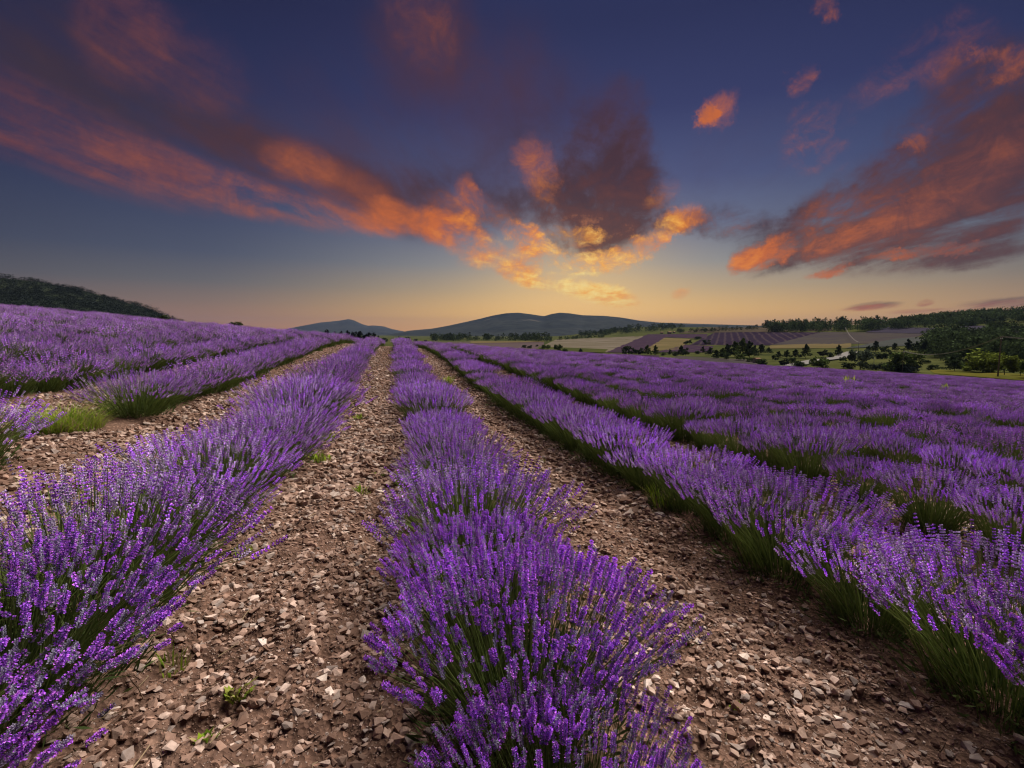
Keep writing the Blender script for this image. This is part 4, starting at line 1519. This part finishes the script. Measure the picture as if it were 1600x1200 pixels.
wood('dark_wood', spots_px([(676, 533, 532), (720, 533, 531), (800, 533, 531.5), (858, 534, 532)], 110, 300, 1), 'long dark wood along the foot of the mountain', 'dark', (6, 15))
wood('hedge', spots_px([(855, 533.5, 533), (900, 530, 529.5), (945, 528, 527)], 40, 300, 2), 'low dark hedge along the top of the pale field', 'dark', (4, 7))
wood('knoll_wood', spots_px([(905, 526, 524), (950, 524, 519), (985, 521, 512), (1070, 514, 510.5)], 150, 300, 3), 'scattered trees on the far brown knoll', 'dark', (6, 14))
wood('hedge', spots_px([(1055, 520.5, 519), (1120, 519, 517), (1180, 515.5, 513.5), (1240, 511, 509)], 70, 300, 4), 'dark hedge line on the brown slope above the striped plot', 'dark', (5, 9))
wood('ridge_wood', spots_px([(1195, 510, 509), (1240, 508, 507), (1330, 507, 505.5), (1420, 507, 505)], 130, 300, 5), 'row of pointed trees along the skyline of the slope', 'dark', (4, 15), ('pine',), (0.4, 0.75))
wood('slope_wood', spots_px([(1202, 519, 516), (1255, 519, 513), (1300, 518, 511), (1370, 518, 506), (1420, 514, 505), (1500, 511, 503), (1525, 510, 505)], 330, 300, 6), 'dark wood below the skyline of the slope', 'dark', (4, 14))
wood('forest', spots_px([(1425, 507, 503), (1480, 506, 498), (1520, 505, 494.5), (1560, 505, 492), (1660, 505, 488)], 420, 300, 7), 'forest covering the ridge on the right skyline', 'dark', (8, 13), ('round', 'shrub'))
wood('valley_wood', spots_px([(1452, 556, 532), (1480, 566, 528), (1530, 572, 528), (1580, 575, 530), (1660, 575, 535)], 260, 170, 8), 'dark wood filling the valley behind the poles', 'dark', (8, 13))
wood('copse', spots_px([(1545, 521.5, 519), (1565, 521, 518), (1600, 523, 520)], 26, 250, 9), 'small dark copse on the blue mauve plot', 'dark', (7, 11), ('round', 'shrub'))
wood('hedge', spots_px([(1352, 578, 577), (1400, 580, 579), (1425, 583, 582)], 40, 150, 10), 'dark hedge along the field edge beside the dome shaped tree', 'deep', (2.2, 3.2), ('shrub',), (0.9, 1.3))
_hs = []
_hr = random.Random(12)
for _ in range(7000):
    i = _hr.randrange(LH.shape[0])
    j = min(LHn + 1, int((LHn + 1) * _hr.random() ** 0.6))
    p = LH[i, j]
    _hs.append((p[0] + _hr.uniform(-4, 4), p[1] + _hr.uniform(-4, 4), p[2] - 0.5))
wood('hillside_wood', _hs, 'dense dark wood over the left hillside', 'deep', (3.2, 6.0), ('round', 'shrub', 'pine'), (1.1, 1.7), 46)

# ------------------------------------------------------------------ poles and wires
def prism(V, Fc, p0, p1, r0, r1, n=8):
    p0, p1 = np.array(p0, float), np.array(p1, float)
    D, A, B = frames((p1 - p0)[None, :])
    b = len(V)
    for p, r in ((p0, r0), (p1, r1)):
        for q in range(n):
            g = q * 2 * PI / n
            V.append(tuple(p + r * (A[0] * math.cos(g) + B[0] * math.sin(g))))
    for q in range(n):
        Fc.append((b + q, b + (q + 1) % n, b + n + (q + 1) % n, b + n + q))
    if n == 4:
        Fc.append((b + 3, b + 2, b + 1, b))
        Fc.append((b + 4, b + 5, b + 6, b + 7))


def pole(px, py_base, py_top, lean, line_az, rmat, label, rmin, r_bot=0.16, name='utility_pole', arm=1.6):
    x, y, z, r = hit(px, py_base, rmin)
    h = (py_base - py_top) / F * depth_of(x, y)
    root = tag(empty(name, (x, y, z), line_az), label, 'pole', 'poles of the overhead line')
    V, Fc = [], []
    prism(V, Fc, (0, 0, -0.3), (0, lean * h, h), r_bot, r_bot * 0.62, 10)
    link('post', mesh_np('post', V, Fc, rmat, smooth=False), root)
    V, Fc = [], []
    prism(V, Fc, (-arm / 2, lean * h, h - 0.25), (arm / 2, lean * h, h - 0.25), 0.075, 0.075, 4)
    link('crossarm', mesh_np('crossarm', V, Fc, M_METAL), root)
    tops = []
    for s in (-1, 0, 1):
        V, Fc = [], []
        bx = s * arm * 0.46
        z0 = h - 0.17 if s else h
        prism(V, Fc, (bx, lean * h, z0), (bx, lean * h, z0 + 0.12), 0.03, 0.06, 8)
        prism(V, Fc, (bx, lean * h, z0 + 0.12), (bx, lean * h, z0 + 0.3), 0.07, 0.03, 8)
        link('insulator', mesh_np('insulator', V, Fc, M_GLASS_INS), root)
        c, sn = math.cos(line_az), math.sin(line_az)
        tops.append(np.array([x + bx * c - lean * h * sn, y + bx * sn + lean * h * c, z + z0 + 0.3]))
    return tops, (x, y, z, h)


def wire(a, b, sag, label, rad=0.03):
    V, Fc = [], []
    pts = []
    for t in np.linspace(0, 1, 25):
        p = a * (1 - t) + b * t
        p = p - np.array([0, 0, sag * 4 * t * (1 - t)])
        pts.append(p)
    o = np.array(pts[0])
    for p, q in zip(pts[:-1], pts[1:]):
        prism(V, Fc, p - o, q - o, rad, rad, 5)
    w = link('overhead_wire', mesh_np('overhead_wire', V, Fc, M_WIRE))
    w.location = o
    tag(w, label, 'wire', 'wires of the overhead line')


pA, iA = pole(1559, 588.5, 527, 0.0, math.radians(20), M_POLE, 'tall brown wooden utility pole among the bright green trees', 137, 0.17)
pB, iB = pole(1409.5, 582, 549, 0.0, math.radians(20), M_POLE, 'slim grey wooden pole in front of the dome shaped tree', 140, 0.13)
pC, iC = pole(1509, 556, 529, 0.0, math.radians(35), M_METAL, 'white pole standing against the dark valley wood', 160, 0.20)
pD, iD = pole(1341, 549, 535.5, 0.0, math.radians(15), M_METAL, 'pale pole above the grey green willow', 150, 0.20)
pE, iE = pole(1365, 573, 560, 0.0, math.radians(10), M_METAL, 'short grey pole right of the willow', 150, 0.13)
pG, iG = pole(1320.5, 519.5, 512, 0.0, math.radians(15), M_METAL, 'tiny far pole on top of the grey mauve plot', 250, 0.22)
sides = ['left', 'middle', 'right']
for k in range(3):
    wire(pA[k], pB[k], 2.6, '%s wire sagging from the brown pole to the grey pole' % sides[k], 0.028)
    wire(pD[k], pG[k], 2.5, '%s wire from the willow pole up to the tiny far pole' % sides[k], 0.05)
    e = pA[k] + np.array([55.0, -12.0, -0.5])
    wire(pA[k], e, 1.4, '%s wire leaving the brown pole past the edge of view' % sides[k], 0.028)

# ------------------------------------------------------------------ small buildings
M_WALL = mat('pale_render', m_flat((0.50, 0.45, 0.40, 1), 0.25, 0.8))
M_WALL2 = mat('rubble_wall', m_flat((0.42, 0.36, 0.33, 1), 0.3, 1.2))
M_ROOF = mat('clay_tile', m_flat((0.30, 0.19, 0.13, 1), 0.35, 0.8))
M_DARK = mat('dark_opening', m_flat((0.03, 0.03, 0.035, 1), 0.2, 1.0))


def boxv(V, Fc, c, s):
    b = len(V)
    for z in (-1, 1):
        for y in (-1, 1):
            for x in (-1, 1):
                V.append((c[0] + x * s[0] / 2, c[1] + y * s[1] / 2, c[2] + z * s[2] / 2))
    Fc.extend([(b, b + 2, b + 3, b + 1), (b + 4, b + 5, b + 7, b + 6), (b, b + 1, b + 5, b + 4), (b + 2, b + 6, b + 7, b + 3), (b, b + 4, b + 6, b + 2), (b + 1, b + 3, b + 7, b + 5)])


def house(px, py, wp, hp, rz, wallm, label, name='farmhouse', rmin=100, group=None, roofh=0.35, cat='house', wins=2):
    x, y, z, r = hit(px, py, rmin)
    dep = depth_of(x, y)
    w = wp / F * dep
    h = hp / F * dep
    d = w * 0.7
    root = tag(empty(name, (x, y, z), rz), label, cat, group)
    V, Fc = [], []
    boxv(V, Fc, (0, 0, h / 2 - 0.4), (w, d, h + 0.8))
    link('wall', mesh_np('wall', V, Fc, wallm), root)
    rh = roofh * h
    V = [(-w / 2 - .3, -d / 2 - .3, h), (w / 2 + .3, -d / 2 - .3, h), (w / 2 + .3, d / 2 + .3, h), (-w / 2 - .3, d / 2 + .3, h), (-w / 2 - .3, 0, h + rh), (w / 2 + .3, 0, h + rh)]
    me = bpy.data.meshes.new('roof')
    me.from_pydata(V, [], [(0, 1, 5, 4), (2, 3, 4, 5), (0, 4, 3), (1, 2, 5), (3, 2, 1, 0)])
    link('roof', me, root, M_ROOF)
    V, Fc = [], []
    boxv(V, Fc, (0, -d / 2 - 0.03, min(1.05, h * 0.32)), (0.22 * w, 0.12, min(2.1, h * 0.64)))
    link('door', mesh_np('door', V, Fc, M_DARK), root)
    for k in range(wins):
        V, Fc = [], []
        boxv(V, Fc, ((k - (wins - 1) / 2) * 0.62 * w, -d / 2 - 0.03, h * 0.6), (0.13 * w, 0.12, h * 0.24))
        link('window', mesh_np('window', V, Fc, M_DARK), root)


house(1182, 567.5, 9.5, 7.5, 0.25, M_WALL2, 'little pale stone hut among bushes at the field edge', 'stone_hut', 130, roofh=0.12, cat='hut', wins=1)
GH = 'far farmhouses above the thin purple plot'
house(1046, 521.5, 5.5, 2.6, 0.2, M_WALL, 'pale far farmhouse, largest of those above the thin plot', rmin=400, group=GH)
house(1034, 521.5, 4.0, 2.2, -0.2, M_WALL, 'pale far farmhouse left of the largest one', rmin=400, group=GH)
house(1053, 520.5, 3.4, 2.0, 0.5, M_WALL, 'small pale far farmhouse right of the largest one', rmin=400, group=GH)
house(1310, 504.5, 6.0, 2.6, 0.1, M_WALL2, 'grey farmhouse half hidden in the dark slope wood', rmin=400)


# ------------------------------------------------------------------ grass tufts and weeds
def blades(rng, n, R, H, width, cols, lean=0.6, leafy=False):
    ph = rng.uniform(0, 2 * PI, n)
    rr = R * np.sqrt(rng.random(n))
    foot = np.stack([rr * np.cos(ph), rr * np.sin(ph), np.zeros(n)], -1)
    hh = H * rng.uniform(0.3, 1.1, n) * (1.0 - 0.6 * (rr / R) ** 2)
    a = ph + rng.normal(0, 0.9, n)
    l = hh * lean * rng.uniform(0.2, 1.2, n)
    mid = foot + np.stack([np.cos(a) * l * 0.35, np.sin(a) * l * 0.35, hh * 0.6], -1)
    tip = foot + np.stack([np.cos(a) * l, np.sin(a) * l, hh * (1.0 if not leafy else 0.9)], -1)
    sd_ = np.stack([-np.sin(a), np.cos(a), np.zeros(n)], -1) * width * rng.uniform(0.6, 1.3, (n, 1))
    if leafy:
        V = np.concatenate([foot - sd_ * 0.25, foot + sd_ * 0.25, mid - sd_, mid + sd_, tip])
    else:
        V = np.concatenate([foot - sd_, foot + sd_, mid - sd_ * 0.8, mid + sd_ * 0.8, tip])
    k = np.arange(n)
    Fq = np.concatenate([np.stack([k, k + n, k + 3 * n], -1), np.stack([k, k + 3 * n, k + 2 * n], -1), np.stack([k + 2 * n, k + 3 * n, k + 4 * n], -1)])
    c = np.array(cols)[rng.integers(len(cols), size=n)] * rng.uniform(0.75, 1.25, (n, 1))
    return V, Fq, np.tile(c, (5, 1))


def near_hit(px, py):
    a, t = az_tan(px, py)
    r = np.linspace(0.8, 70, 4000)
    z = soil_z(r * math.sin(a), r * math.cos(a))
    k = np.nonzero(z >= CAM_H + t * r)[0]
    k = k[0] if len(k) else -1
    return r[k] * math.sin(a), r[k] * math.cos(a), float(z[k]), r[k]


GR = [(0.30, 0.44, 0.035), (0.18, 0.30, 0.03), (0.27, 0.30, 0.06), (0.30, 0.25, 0.12)]
wr = np.random.default_rng(77)
TUFTS = [  # px, py, radius, height, blades, leafy, label, category
    (98, 674, 0.34, 0.34, 1700, False, 'big bright green grass clump filling the gap in the left row', 'grass clump'),
    (510, 690, 0.11, 0.14, 120, True, 'bright green weed at the foot of the left row, upper one', 'weed'),
    (498, 722, 0.12, 0.14, 110, True, 'grey green weed at the foot of the left row, lower one', 'weed'),
    (566, 772, 0.06, 0.11, 50, True, 'small green weed in the middle of the central path', 'weed'),
    (592, 745, 0.05, 0.07, 40, True, 'pale little weed on the central path above the small green one', 'weed'),
    (374, 1092, 0.028, 0.07, 22, True, 'tiny bright green seedling on the path near the left lavender', 'weed'),
    (367, 1095, 0.03, 0.05, 20, True, 'flat green seedling beside the tiny upright one', 'weed'),
    (321, 1160, 0.025, 0.05, 18, True, 'tiny green seedling lowest on the path', 'weed'),
    (268, 1045, 0.06, 0.10, 45, False, 'thin grass tuft under the edge of the left lavender', 'grass tuft'),
    (378, 865, 0.06, 0.06, 60, False, 'flat grass tuft beside the left lavender', 'grass tuft'),
    (632, 755, 0.10, 0.16, 90, True, 'green weed at the left foot of the central row', 'weed'),
    (845, 722, 0.05, 0.07, 40, False, 'small grass tuft on the path right of the central row', 'grass tuft'),
    (1032, 790, 0.10, 0.26, 130, False, 'dry grass tuft at the foot of the right row', 'grass tuft'),
    (700, 600, 0.12, 0.30, 90, True, 'pale green weed growing out of the central row', 'weed'),
    (560, 655, 0.07, 0.10, 60, True, 'small weed on the upper part of the central path', 'weed'),
    (614, 553, 0.16, 0.18, 110, True, 'green weed at the far head of the central path', 'weed'),
    (1150, 1108, 0.02, 0.04, 14, True, 'tiny seedling on the right path', 'weed'),
]
for (px, py, R, H, n, leafy, lab, cat) in TUFTS:
    x, y, z, r = near_hit(px, py)
    V, Fq, C = blades(wr, n, R, H, 0.0035 if not leafy else 0.008, GR, 1.5 if cat == 'grass clump' else 0.8, leafy)
    nm = {'weed': 'weed', 'grass clump': 'grass_clump', 'grass tuft': 'grass_tuft'}[cat]
    o = link(nm, mesh_np(nm, V, Fq, M_GRASS, C))
    o.location = (x, y, z - 0.005)
    tag(o, lab, cat, 'weeds and grass on the paths')


def tall_weed(px, py, h, lab, nshoot):
    x, y, z, r = near_hit(px, py)
    V, Fq, C, k = [], [], [], 0
    for s in range(nshoot):
        v, f, c = blades(wr, 48, 0.06, h * wr.uniform(0.7, 1.0), 0.045, [(0.42, 0.46, 0.12), (0.32, 0.40, 0.09)], 0.3, True)
        V.append(v + np.array([wr.uniform(-0.3, 0.3), wr.uniform(-0.2, 0.2), 0.0]))
        Fq.append(f + k)
        C.append(c)
        k += len(v)
    o = link('tall_weed', mesh_np('tall_weed', np.concatenate(V), np.concatenate(Fq), M_GRASS, np.concatenate(C)))
    o.location = (x, y, z)
    tag(o, lab, 'weed', 'tall weeds in the right half of the field')


tall_weed(1324, 611, 1.15, 'pale yellow green weed with many shoots above the purple rows', 6)
tall_weed(1453, 619, 0.95, 'single green weed, left of three above the purple rows', 1)
tall_weed(1463, 619, 0.95, 'single green weed, middle of three above the purple rows', 1)
tall_weed(1475, 618, 1.05, 'twin shoot green weed, right of three above the purple rows', 2)
